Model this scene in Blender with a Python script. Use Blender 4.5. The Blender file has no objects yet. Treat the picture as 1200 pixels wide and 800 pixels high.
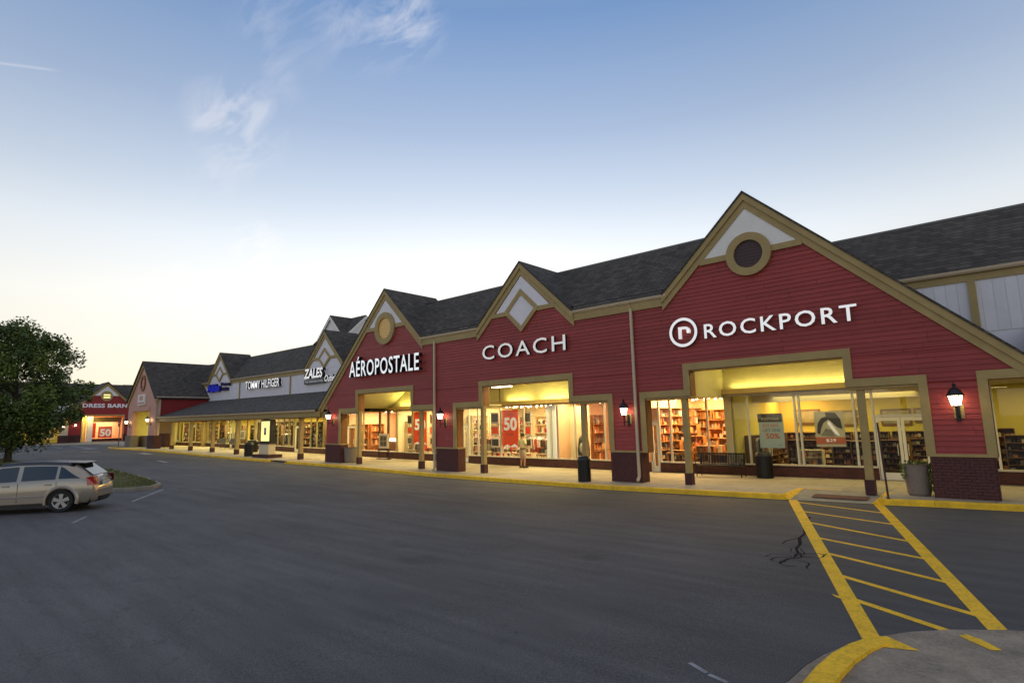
import bpy, bmesh, math, random
from mathutils import Vector, Matrix
random.seed(7)
SC = bpy.context.scene
COL = SC.collection
# ------------------------------------------------------------------ camera
cam = bpy.data.cameras.new("camera"); cam.sensor_width = 36.0; cam.lens = 19.867
cam.clip_start = 0.1; cam.clip_end = 3000
co = bpy.data.objects.new("camera", cam); COL.objects.link(co); SC.camera = co
_r = Vector((0.74876449, 0.66244916, -0.02264599)); _u = Vector((0.11117769, -0.09183589, 0.98954822)); _f = Vector((-0.65344568, 0.7434563, 0.14241303))
M = Matrix.Identity(4)
for i in range(3):
    M[i][0] = _r[i]; M[i][1] = _u[i]; M[i][2] = -_f[i]
M[0][3], M[1][3], M[2][3] = 0.0, -19.0, 2.3642
co.matrix_world = M
# ------------------------------------------------------------------ render look
SC.view_settings.view_transform = 'Standard'; SC.view_settings.look = 'None'
SC.view_settings.exposure = 0.25; SC.view_settings.gamma = 1.0
SC.render.engine = 'CYCLES'
SC.cycles.use_denoising = True
SC.cycles.max_bounces = 6; SC.cycles.diffuse_bounces = 3; SC.cycles.glossy_bounces = 3
SC.cycles.transparent_max_bounces = 12; SC.cycles.caustics_reflective = False; SC.cycles.caustics_refractive = False
SC.cycles.sample_clamp_indirect = 4.0
# ------------------------------------------------------------------ sky
W = bpy.data.worlds.new("World"); SC.world = W; W.use_nodes = True
nt = W.node_tree; nt.nodes.clear()
def nd(t, **k):
    n = nt.nodes.new(t)
    for a, b in k.items(): setattr(n, a, b)
    return n
L = nt.links.new
SUN_EL, SUN_ROT = math.radians(7.0), math.radians(-44)
out = nd('ShaderNodeOutputWorld'); bg = nd('ShaderNodeBackground')
sky = nd('ShaderNodeTexSky', sky_type='NISHITA', sun_disc=False, sun_elevation=SUN_EL, sun_rotation=SUN_ROT,
         air_density=1.0, dust_density=0.6, ozone_density=2.2)
tc = nd('ShaderNodeTexCoord')
# thin cirrus: stretched noise in sky direction, projected on a high flat layer
sep = nd('ShaderNodeSeparateXYZ'); L(tc.outputs['Generated'], sep.inputs[0])
zz = nd('ShaderNodeMath', operation='ADD'); zz.inputs[1].default_value = 0.10; L(sep.outputs[2], zz.inputs[0])
zm = nd('ShaderNodeMath', operation='MAXIMUM'); zm.inputs[1].default_value = 0.05; L(zz.outputs[0], zm.inputs[0])
dx = nd('ShaderNodeMath', operation='DIVIDE'); L(sep.outputs[0], dx.inputs[0]); L(zm.outputs[0], dx.inputs[1])
dy = nd('ShaderNodeMath', operation='DIVIDE'); L(sep.outputs[1], dy.inputs[0]); L(zm.outputs[0], dy.inputs[1])
cmb = nd('ShaderNodeCombineXYZ'); L(dx.outputs[0], cmb.inputs[0]); L(dy.outputs[0], cmb.inputs[1])
mp = nd('ShaderNodeMapping'); mp.inputs['Rotation'].default_value = (0, 0, 0.9); mp.inputs['Scale'].default_value = (1.6, 4.6, 1); L(cmb.outputs[0], mp.inputs[0])
n1 = nd('ShaderNodeTexNoise'); n1.inputs['Scale'].default_value = 2.6; n1.inputs['Detail'].default_value = 9; n1.inputs['Roughness'].default_value = 0.62; n1.inputs['Distortion'].default_value = 0.5; L(mp.outputs[0], n1.inputs[0])
n2 = nd('ShaderNodeTexNoise'); n2.inputs['Scale'].default_value = 1.15; n2.inputs['Detail'].default_value = 2; L(cmb.outputs[0], n2.inputs[0])
r1 = nd('ShaderNodeMapRange'); r1.inputs[1].default_value = .44; r1.inputs[2].default_value = .74; L(n1.outputs[0], r1.inputs[0])
r2 = nd('ShaderNodeMapRange'); r2.inputs[1].default_value = .55; r2.inputs[2].default_value = .80; r2.inputs[4].default_value = .25; L(n2.outputs[0], r2.inputs[0])
acc = r2.outputs[0]
# wisps: each a patch of cirrus in its own direction of the sky
for (cx_, cy_, cz_), deg, wt in [((-.6514, .4485, .612), 6.5, 1.3), ((-.622, .497, .606), 4.0, 1.2), ((-.7298, .3494, .5876), 6, .7), ((-.8321, .3326, .4437), 5.0, 1.25), ((-.8324, .2948, .4692), 3.5, .8), ((-.8763, .3878, .2858), 3.2, 2.2), ((-.9367, .2933, .1913), 5.0, 2.2), ((-.785, .3469, .5132), 4, .5), ((-.8761, .3104, .3688), 3, .5),
                                ((.3, -.7, .6), 14, 1.0), ((.8, .1, .5), 10, .8), ((-.2, -.6, .4), 9, .8)]:
    q = nd('ShaderNodeVectorMath', operation='DOT_PRODUCT'); L(tc.outputs['Generated'], q.inputs[0]); q.inputs[1].default_value = Vector((cx_, cy_, cz_)).normalized()
    g = nd('ShaderNodeMapRange', interpolation_type='SMOOTHSTEP'); g.inputs[1].default_value = math.cos(math.radians(deg*.9)); g.inputs[2].default_value = math.cos(math.radians(deg*.15)); g.inputs[4].default_value = wt; L(q.outputs['Value'], g.inputs[0])
    a_ = nd('ShaderNodeMath', operation='ADD'); L(acc, a_.inputs[0]); L(g.outputs[0], a_.inputs[1]); acc = a_.outputs[0]
cm0 = nd('ShaderNodeMath', operation='MULTIPLY'); L(r1.outputs[0], cm0.inputs[0]); L(acc, cm0.inputs[1])
# one short contrail
P1, P2 = Vector((-.8905, .060, .4505)).normalized(), Vector((-.8793, .1156, .462)).normalized(); pn = P1.cross(P2).normalized(); pc = ((P1+P2)/2).normalized()
q = nd('ShaderNodeVectorMath', operation='DOT_PRODUCT'); L(tc.outputs['Generated'], q.inputs[0]); q.inputs[1].default_value = pn
qa = nd('ShaderNodeMath', operation='ABSOLUTE'); L(q.outputs['Value'], qa.inputs[0])
qr = nd('ShaderNodeMapRange', interpolation_type='SMOOTHSTEP'); qr.inputs[1].default_value = .0026; qr.inputs[2].default_value = .0004; L(qa.outputs[0], qr.inputs[0])
q2 = nd('ShaderNodeVectorMath', operation='DOT_PRODUCT'); L(tc.outputs['Generated'], q2.inputs[0]); q2.inputs[1].default_value = pc
q2r = nd('ShaderNodeMapRange', interpolation_type='SMOOTHSTEP'); q2r.inputs[1].default_value = math.cos(.042); q2r.inputs[2].default_value = math.cos(.015); q2r.inputs[4].default_value = .6; L(q2.outputs['Value'], q2r.inputs[0])
ct = nd('ShaderNodeMath', operation='MULTIPLY'); L(qr.outputs[0], ct.inputs[0]); L(q2r.outputs[0], ct.inputs[1])
cm = nd('ShaderNodeMath', operation='ADD', use_clamp=True); L(cm0.outputs[0], cm.inputs[0]); L(ct.outputs[0], cm.inputs[1])
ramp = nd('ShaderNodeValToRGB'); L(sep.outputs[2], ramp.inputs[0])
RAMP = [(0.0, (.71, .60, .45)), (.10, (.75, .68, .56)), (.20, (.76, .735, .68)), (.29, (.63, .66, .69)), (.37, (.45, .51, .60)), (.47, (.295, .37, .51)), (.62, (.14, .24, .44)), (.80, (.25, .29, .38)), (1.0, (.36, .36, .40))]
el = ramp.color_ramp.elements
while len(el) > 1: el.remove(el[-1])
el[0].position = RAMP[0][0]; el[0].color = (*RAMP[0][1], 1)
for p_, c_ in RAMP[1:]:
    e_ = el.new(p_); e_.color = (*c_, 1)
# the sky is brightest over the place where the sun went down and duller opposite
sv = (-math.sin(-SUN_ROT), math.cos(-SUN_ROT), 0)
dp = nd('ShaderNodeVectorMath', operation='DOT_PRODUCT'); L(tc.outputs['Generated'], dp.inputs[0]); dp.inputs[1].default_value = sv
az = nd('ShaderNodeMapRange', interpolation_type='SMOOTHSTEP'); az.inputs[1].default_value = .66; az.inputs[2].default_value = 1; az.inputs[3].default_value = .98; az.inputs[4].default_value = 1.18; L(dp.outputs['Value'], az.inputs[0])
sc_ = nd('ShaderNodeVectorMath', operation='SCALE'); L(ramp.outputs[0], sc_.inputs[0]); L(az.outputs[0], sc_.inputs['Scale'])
sn = nd('ShaderNodeVectorMath', operation='SCALE'); L(sky.outputs[0], sn.inputs[0]); sn.inputs['Scale'].default_value = .018
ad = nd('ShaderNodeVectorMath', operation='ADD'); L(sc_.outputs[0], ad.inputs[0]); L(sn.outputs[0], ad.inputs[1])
mx = nd('ShaderNodeMix', data_type='RGBA'); mx.inputs['B'].default_value = (.95, .90, .88, 1)
cf = nd('ShaderNodeMath', operation='MULTIPLY'); cf.inputs[1].default_value = .25; L(cm.outputs[0], cf.inputs[0])
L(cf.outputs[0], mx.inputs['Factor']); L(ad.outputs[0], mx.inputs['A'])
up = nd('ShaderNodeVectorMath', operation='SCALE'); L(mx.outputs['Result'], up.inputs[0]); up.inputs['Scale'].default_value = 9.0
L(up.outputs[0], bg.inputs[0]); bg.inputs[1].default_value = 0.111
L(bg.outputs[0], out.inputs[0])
# the sun has gone down behind the shops: only a weak low lamp is left of it
sl = bpy.data.lights.new("sun", 'SUN'); sl.energy = 0.15; sl.angle = math.radians(12); sl.color = (1, .8, .6)
so = bpy.data.objects.new("sun", sl); COL.objects.link(so)
so.rotation_euler = (math.pi/2 - SUN_EL, 0, math.pi - SUN_ROT)
# ------------------------------------------------------------------ ground profile (the lot rises gently to the left)
GX = [(-400, 1.2), (-140, 1.0), (-110, .9), (-71, .6), (-60, .53), (-50, .38), (-45, .29), (-36, .16), (-32, .1), (-21, -.05), (-11, -.06), (-2, 0), (600, 0)]
def G(x):
    for (a, za), (b, zb) in zip(GX, GX[1:]):
        if a <= x <= b: return za + (zb-za)*(x-a)/(b-a)
    return GX[0][1] if x < -400 else 0
def warp(x, z):     # buildings follow the rise at their foot and less at their top
    return z + G(x)*(1 - .45*max(0, min(1, z/3.0)))
# ------------------------------------------------------------------ materials
MATS = {}
def mat(name, col, rough=.7, metal=0, noise=.0, nscale=8, bump=0, bscale=40, emit=None, estr=0, rand=0, spec=.5, coat=0, stretch=None, noise2=None):
    if name in MATS: return MATS[name]
    m = bpy.data.materials.new(name); m.use_nodes = True; t = m.node_tree; b = t.nodes['Principled BSDF']
    b.inputs['Base Color'].default_value = (*col, 1); b.inputs['Roughness'].default_value = rough; b.inputs['Metallic'].default_value = metal
    b.inputs['Specular IOR Level'].default_value = spec; b.inputs['Coat Weight'].default_value = coat
    tcn = t.nodes.new('ShaderNodeTexCoord'); vec = tcn.outputs['Object']
    if stretch:
        q = t.nodes.new('ShaderNodeMapping'); q.inputs['Scale'].default_value = stretch; t.links.new(vec, q.inputs[0]); vec = q.outputs[0]
    last = None
    if noise:
        n = t.nodes.new('ShaderNodeTexNoise'); n.inputs['Scale'].default_value = nscale; n.inputs['Detail'].default_value = 6; n.inputs['Roughness'].default_value = .65
        t.links.new(vec, n.inputs[0])
        r = t.nodes.new('ShaderNodeMapRange'); r.inputs[1].default_value = .3; r.inputs[2].default_value = .7
        r.inputs[3].default_value = 1-noise; r.inputs[4].default_value = 1+noise; t.links.new(n.outputs[0], r.inputs[0])
        last = r.outputs[0]
    if noise2:
        n = t.nodes.new('ShaderNodeTexNoise'); n.inputs['Scale'].default_value = noise2[1]; n.inputs['Detail'].default_value = 3
        t.links.new(tcn.outputs['Object'], n.inputs[0])
        r = t.nodes.new('ShaderNodeMapRange'); r.inputs[1].default_value = .3; r.inputs[2].default_value = .7
        r.inputs[3].default_value = 1-noise2[0]; r.inputs[4].default_value = 1+noise2[0]; t.links.new(n.outputs[0], r.inputs[0])
        mm = t.nodes.new('ShaderNodeMath'); mm.operation = 'MULTIPLY'; t.links.new(r.outputs[0], mm.inputs[0])
        if last: t.links.new(last, mm.inputs[1])
        else: mm.inputs[1].default_value = 1
        last = mm.outputs[0]
    if rand:
        oi = t.nodes.new('ShaderNodeObjectInfo'); r = t.nodes.new('ShaderNodeMapRange')
        r.inputs[3].default_value = 1-rand; r.inputs[4].default_value = 1+rand; t.links.new(oi.outputs['Random'], r.inputs[0])
        mm = t.nodes.new('ShaderNodeMath'); mm.operation = 'MULTIPLY'; t.links.new(r.outputs[0], mm.inputs[0])
        if last: t.links.new(last, mm.inputs[1])
        else: mm.inputs[1].default_value = 1
        last = mm.outputs[0]
    if last:
        v = t.nodes.new('ShaderNodeVectorMath'); v.operation = 'SCALE'; v.inputs[0].default_value = col; t.links.new(last, v.inputs['Scale'])
        t.links.new(v.outputs[0], b.inputs['Base Color'])
    if bump:
        n = t.nodes.new('ShaderNodeTexNoise'); n.inputs['Scale'].default_value = bscale; n.inputs['Detail'].default_value = 4; t.links.new(vec, n.inputs[0])
        bp = t.nodes.new('ShaderNodeBump'); bp.inputs['Strength'].default_value = bump; bp.inputs['Distance'].default_value = .02
        t.links.new(n.outputs[0], bp.inputs['Height']); t.links.new(bp.outputs[0], b.inputs['Normal'])
    if emit:
        b.inputs['Emission Color'].default_value = (*emit, 1); b.inputs['Emission Strength'].default_value = estr
    MATS[name] = m; return m
def glass_mat(name, tint=(1, 1, 1), gloss=1.0):
    m = bpy.data.materials.new(name); m.use_nodes = True; t = m.node_tree; t.nodes.clear()
    o = t.nodes.new('ShaderNodeOutputMaterial'); mix = t.nodes.new('ShaderNodeMixShader')
    tr = t.nodes.new('ShaderNodeBsdfTransparent'); tr.inputs[0].default_value = (*tint, 1)
    gl = t.nodes.new('ShaderNodeBsdfGlossy'); gl.inputs['Roughness'].default_value = .02
    ge = t.nodes.new('ShaderNodeNewGeometry'); dt = t.nodes.new('ShaderNodeVectorMath'); dt.operation = 'DOT_PRODUCT'
    t.links.new(ge.outputs['Normal'], dt.inputs[0]); t.links.new(ge.outputs['Incoming'], dt.inputs[1])
    def mt(op, a, b):
        q = t.nodes.new('ShaderNodeMath'); q.operation = op
        for i, x in enumerate((a, b)):
            if isinstance(x, (int, float)): q.inputs[i].default_value = x
            elif x is not None: t.links.new(x, q.inputs[i])
        return q.outputs[0]
    ca = mt('ABSOLUTE', dt.outputs['Value'], None); pw = mt('POWER', mt('SUBTRACT', 1.0, ca), 5.0)
    ma_out = mt('MULTIPLY', mt('ADD', mt('MULTIPLY', pw, .96), .04), gloss)
    t.links.new(ma_out, mix.inputs[0]); t.links.new(tr.outputs[0], mix.inputs[1]); t.links.new(gl.outputs[0], mix.inputs[2]); t.links.new(mix.outputs[0], o.inputs[0])
    MATS[name] = m; return m
def brick_mat(name, c1, c2, mortar, bw, bh, slope=False, rough=.85, ms=.012, bumps=.5, nz=.25):
    m = bpy.data.materials.new(name); m.use_nodes = True; t = m.node_tree; b = t.nodes['Principled BSDF']; b.inputs['Roughness'].default_value = rough
    tcn = t.nodes.new('ShaderNodeTexCoord'); s = t.nodes.new('ShaderNodeSeparateXYZ'); t.links.new(tcn.outputs['Object'], s.inputs[0])
    a = t.nodes.new('ShaderNodeMath'); a.operation = 'ADD'; t.links.new(s.outputs[0], a.inputs[0]); t.links.new(s.outputs[1], a.inputs[1])
    c = t.nodes.new('ShaderNodeCombineXYZ'); t.links.new(a.outputs[0], c.inputs[0]); t.links.new(s.outputs[2], c.inputs[1])
    k = t.nodes.new('ShaderNodeTexBrick'); k.inputs['Scale'].default_value = 1; k.inputs['Brick Width'].default_value = bw; k.inputs['Row Height'].default_value = bh
    k.inputs['Mortar Size'].default_value = ms; k.inputs['Color1'].default_value = (*c1, 1); k.inputs['Color2'].default_value = (*c2, 1); k.inputs['Mortar'].default_value = (*mortar, 1)
    t.links.new(c.outputs[0], k.inputs[0])
    n = t.nodes.new('ShaderNodeTexNoise'); n.inputs['Scale'].default_value = 3; n.inputs['Detail'].default_value = 8; t.links.new(tcn.outputs['Object'], n.inputs[0])
    r = t.nodes.new('ShaderNodeMapRange'); r.inputs[1].default_value = .3; r.inputs[2].default_value = .7; r.inputs[3].default_value = 1-nz; r.inputs[4].default_value = 1+nz; t.links.new(n.outputs[0], r.inputs[0])
    v = t.nodes.new('ShaderNodeVectorMath'); v.operation = 'SCALE'; t.links.new(k.outputs[0], v.inputs[0]); t.links.new(r.outputs[0], v.inputs['Scale']); t.links.new(v.outputs[0], b.inputs['Base Color'])
    bp = t.nodes.new('ShaderNodeBump'); bp.inputs['Strength'].default_value = bumps; bp.inputs['Distance'].default_value = .02; bp.invert = True
    t.links.new(k.outputs['Fac'], bp.inputs['Height']); t.links.new(bp.outputs[0], b.inputs['Normal'])
    MATS[name] = m; return m
def asphalt_mat():
    m = bpy.data.materials.new('asphalt'); m.use_nodes = True; t = m.node_tree; b = t.nodes['Principled BSDF']
    tcn = t.nodes.new('ShaderNodeTexCoord')
    def N(sc, det, st=(1, 1, 1), rot=0, rough=.6):
        q = t.nodes.new('ShaderNodeMapping'); q.inputs['Scale'].default_value = st; q.inputs['Rotation'].default_value = (0, 0, rot); t.links.new(tcn.outputs['Object'], q.inputs[0])
        n = t.nodes.new('ShaderNodeTexNoise'); n.inputs['Scale'].default_value = sc; n.inputs['Detail'].default_value = det; n.inputs['Roughness'].default_value = rough; t.links.new(q.outputs[0], n.inputs[0]); return n.outputs[0]
    def R(x, a, b_, c, d):
        r = t.nodes.new('ShaderNodeMapRange'); r.inputs[1].default_value = a; r.inputs[2].default_value = b_; r.inputs[3].default_value = c; r.inputs[4].default_value = d; t.links.new(x, r.inputs[0]); return r.outputs[0]
    def Mu(a, c):
        q = t.nodes.new('ShaderNodeMath'); q.operation = 'MULTIPLY'; t.links.new(a, q.inputs[0]); t.links.new(c, q.inputs[1]); return q.outputs[0]
    big = R(N(.12, 5), .3, .7, .78, 1.22); mid = R(N(1.4, 6, (.35, 1.6, 1), .12), .3, .7, .84, 1.16)
    streak = R(N(.9, 4, (.12, 3.0, 1), -.1), .35, .65, .9, 1.1); fine = R(N(60, 3), .3, .7, .55, 1.55); grit = R(N(240, 2), .62, .74, 1.0, 2.3)
    k = Mu(Mu(Mu(big, mid), Mu(streak, fine)), grit)
    # fine shrinkage cracks
    vo = t.nodes.new('ShaderNodeTexVoronoi'); vo.feature = 'DISTANCE_TO_EDGE'; vo.inputs['Scale'].default_value = .17
    wn = t.nodes.new('ShaderNodeTexNoise'); wn.inputs['Scale'].default_value = 1.3; wn.inputs['Detail'].default_value = 5; t.links.new(tcn.outputs['Object'], wn.inputs[0])
    mixv = t.nodes.new('ShaderNodeVectorMath'); mixv.operation = 'MULTIPLY_ADD'; mixv.inputs[1].default_value = (1.6, 1.6, 0); t.links.new(wn.outputs['Color'], mixv.inputs[0]); t.links.new(tcn.outputs['Object'], mixv.inputs[2])
    t.links.new(mixv.outputs[0], vo.inputs['Vector'])
    cr = R(vo.outputs['Distance'], .0, .0020, .68, 1.0); k = Mu(k, cr)
    # worn lighter wheel tracks, darker oil blotches, a few pale scuffs
    blot = R(N(.55, 3, (1, 1, 1), 0, .5), .66, .74, 1.0, .72); scuf = R(N(2.2, 7, (.10, 5.0, 1), -.35, .75), .66, .74, 1.0, 1.22); k = Mu(Mu(k, blot), scuf)
    patch = R(N(.045, 1, (1, 2.2, 1), .2, .3), .52, .535, 1.0, .88); k = Mu(k, patch)
    v = t.nodes.new('ShaderNodeVectorMath'); v.operation = 'SCALE'; v.inputs[0].default_value = (.100, .094, .092); t.links.new(k, v.inputs['Scale']); t.links.new(v.outputs[0], b.inputs['Base Color'])
    b.inputs['Roughness'].default_value = .78; b.inputs['Specular IOR Level'].default_value = .35
    bp = t.nodes.new('ShaderNodeBump'); bp.inputs['Strength'].default_value = .5; bp.inputs['Distance'].default_value = .01
    t.links.new(N(90, 3), bp.inputs['Height']); t.links.new(bp.outputs[0], b.inputs['Normal'])
    MATS['asphalt'] = m; return m
asphalt_mat()
RED = mat('red_siding_paint', (.34, .048, .043), rough=.5, noise=.16, nscale=2.5, rand=.10, spec=.35, noise2=(.10, .35), bump=.12, bscale=60, stretch=(1, 1, 14))
mat('dark_red_wall', (.30, .016, .018), rough=.6, noise=.1)
mat('salmon_paint', (.62, .33, .25), rough=.6, noise=.1, nscale=3)
KH = mat('khaki_trim_paint', (.40, .285, .105), rough=.55, noise2=(.06, .5), noise=.10, nscale=3, bump=.05)
mat('brown_reveal_paint', (.26, .10, .03), rough=.6, noise=.12, nscale=4)
CR = mat('cream_gutter_paint', (.62, .49, .32), rough=.5, noise=.06)
mat('white_panel_paint', (.84, .80, .84), rough=.6, noise=.05, nscale=2)
mat('white_gable_paint', (.86, .82, .77), rough=.6, noise=.05, nscale=2)
mat('white_board_paint', (.80, .77, .80), rough=.6, noise=.05, nscale=2, rand=.05)
mat('cream_siding_paint', (.52, .47, .24), rough=.6, noise=.06, nscale=3)
mat('dark_window', (.085, .05, .055), rough=.75)
mat('amber_window', (.55, .33, .08), rough=.3, emit=(1, .62, .2), estr=.10)
brick_mat('roof_shingle', (.058, .048, .040), (.108, .091, .075), (.026, .022, .019), .32, .135, rough=.92, ms=.008, bumps=.8, nz=.2)
brick_mat('purple_brick', (.105, .030, .026), (.065, .022, .022), (.038, .020, .018), .21, .068, rough=.8, ms=.006, bumps=.8)
BK = mat('brick_face', (.100, .031, .028), rough=.75, noise=.35, nscale=14, bump=.4, bscale=50)
mat('brick_mortar', (.055, .030, .027), rough=.9)
mat('stone_wall', (.20, .16, .13), rough=.9, noise=.4, nscale=6)
mat('concrete', (.42, .36, .26), rough=.85, noise=.14, nscale=5, bump=.15, bscale=60, noise2=(.12, .7), rand=.06)
mat('apron_concrete', (.30, .24, .175), rough=.9, noise=.34, nscale=2.6, bump=.3, bscale=80, noise2=(.18, 40))
mat('yellow_paint', (.92, .52, .008), rough=.6, noise=.20, nscale=4, noise2=(.20, 26))
mat('yellow_kerb_paint', (.90, .52, .010), rough=.6, noise=.22, nscale=3, noise2=(.12, 50), rand=.08)
mat('white_line_paint', (.32, .32, .32), rough=.8, noise=.4, nscale=3)
mat('tactile_red', (.13, .045, .035), rough=.8, noise=.2)
mat('tar', (.030, .028, .028), rough=1, spec=.05)
mat('grass', (.10, .105, .026), rough=.9, noise=.35, nscale=1.2, noise2=(.35, 30))
mat('grass_blade', (.14, .145, .04), rough=.8, noise=.4, nscale=.8)
mat('kerb_concrete', (.30, .27, .21), rough=.9, noise=.2, nscale=4, rand=.08)
mat('tinted_sill', (.55, .50, .40), rough=.4)
mat('alu_frame', (.62, .60, .52), rough=.35, metal=.3)
mat('green_frame', (.33, .30, .14), rough=.5)
mat('dark_frame', (.05, .02, .02), rough=.4)
mat('white_frame', (.75, .72, .64), rough=.4)
glass_mat('shop_glass', (.96, .97, .95), 1.0)
mat('shop_wall_warm', (.75, .58, .34), rough=.8); mat('shop_wall_yellow', (.58, .49, .11), rough=.8); mat('shop_wall_peach', (.78, .50, .30), rough=.8)
mat('shop_wall_cream', (.78, .66, .42), rough=.8); mat('shop_ceiling', (.55, .46, .32), rough=.9); mat('shop_floor', (.30, .21, .12), rough=.45)
mat('wood_orange', (.45, .20, .05), rough=.5, noise=.2, stretch=(1, 1, 6)); mat('wood_brown', (.16, .08, .04), rough=.5)
mat('black_metal', (.010, .010, .011), rough=.38); mat('black_plastic', (.014, .014, .016), rough=.45); mat('grey_metal', (.12, .12, .12), rough=.4, metal=.6)
mat('planter_stone', (.24, .19, .15), rough=.9, noise=.2, nscale=30, bump=.3)
mat('vine_leaf', (.16, .20, .04), rough=.6, noise=.3, nscale=6)
mat('soil', (.03, .02, .015), rough=1)
mat('letter_lit', (.80, .80, .80), rough=.4, emit=(1, .98, .97), estr=.42)
mat('letter_cold', (.80, .80, .80), rough=.4, emit=(.93, .98, 1), estr=.5)
mat('letter_silver', (.80, .78, .74), rough=.35, emit=(1, .97, .93), estr=.26)  # unlit letters; soft glow added to lift their faces
mat('letter_grey', (.62, .60, .64), rough=.5, emit=(1, .97, 1), estr=.08)  # slight glow put into unlit lettering to brighten it
mat('letter_side', (.012, .012, .02), rough=.5); mat('letter_blue', (.01, .02, .30), rough=.4, emit=(.02, .03, .6), estr=.25); mat('letter_blue_dark', (.01, .01, .12), rough=.5)
mat('plate_dark', (.03, .05, .06), rough=.4)
mat('lamp_glow', (1, .9, .7), emit=(1, .78, .48), estr=7)
mat('fluoro', (1, 1, .9), emit=(1, .93, .70), estr=5)
mat('strip_yellow', (1, 1, .6), emit=(1, .86, .22), estr=5)
mat('spot_glow', (1, .9, .7), emit=(1, .78, .42), estr=16)
mat('poster_red', (.80, .07, .016), rough=.5, noise=.1, emit=(1, .10, .02), estr=.16); mat('poster_white', (.88, .86, .80), rough=.5, emit=(1, .93, .8), estr=.22); mat('poster_blue', (.45, .56, .60), rough=.5); mat('poster_dark', (.08, .07, .06), rough=.5)  # red and white carry a faint glow standing in for backlight through the sheet
mat('poster_photo', (.28, .26, .18), rough=.5, noise=.5, nscale=2.2); mat('poster_photo_dark', (.07, .06, .045), rough=.5); mat('poster_pale', (.62, .58, .44), rough=.5)
mat('print_orange', (.60, .16, .06), rough=.5); mat('print_grey', (.16, .18, .19), rough=.5)
mat('sign_yellow', (.9, .8, .3), rough=.4, emit=(1, .86, .30), estr=.85)
mat('stop_red', (.35, .01, .015), rough=.4)
mat('white_paint', (.75, .75, .75), rough=.4)
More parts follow.
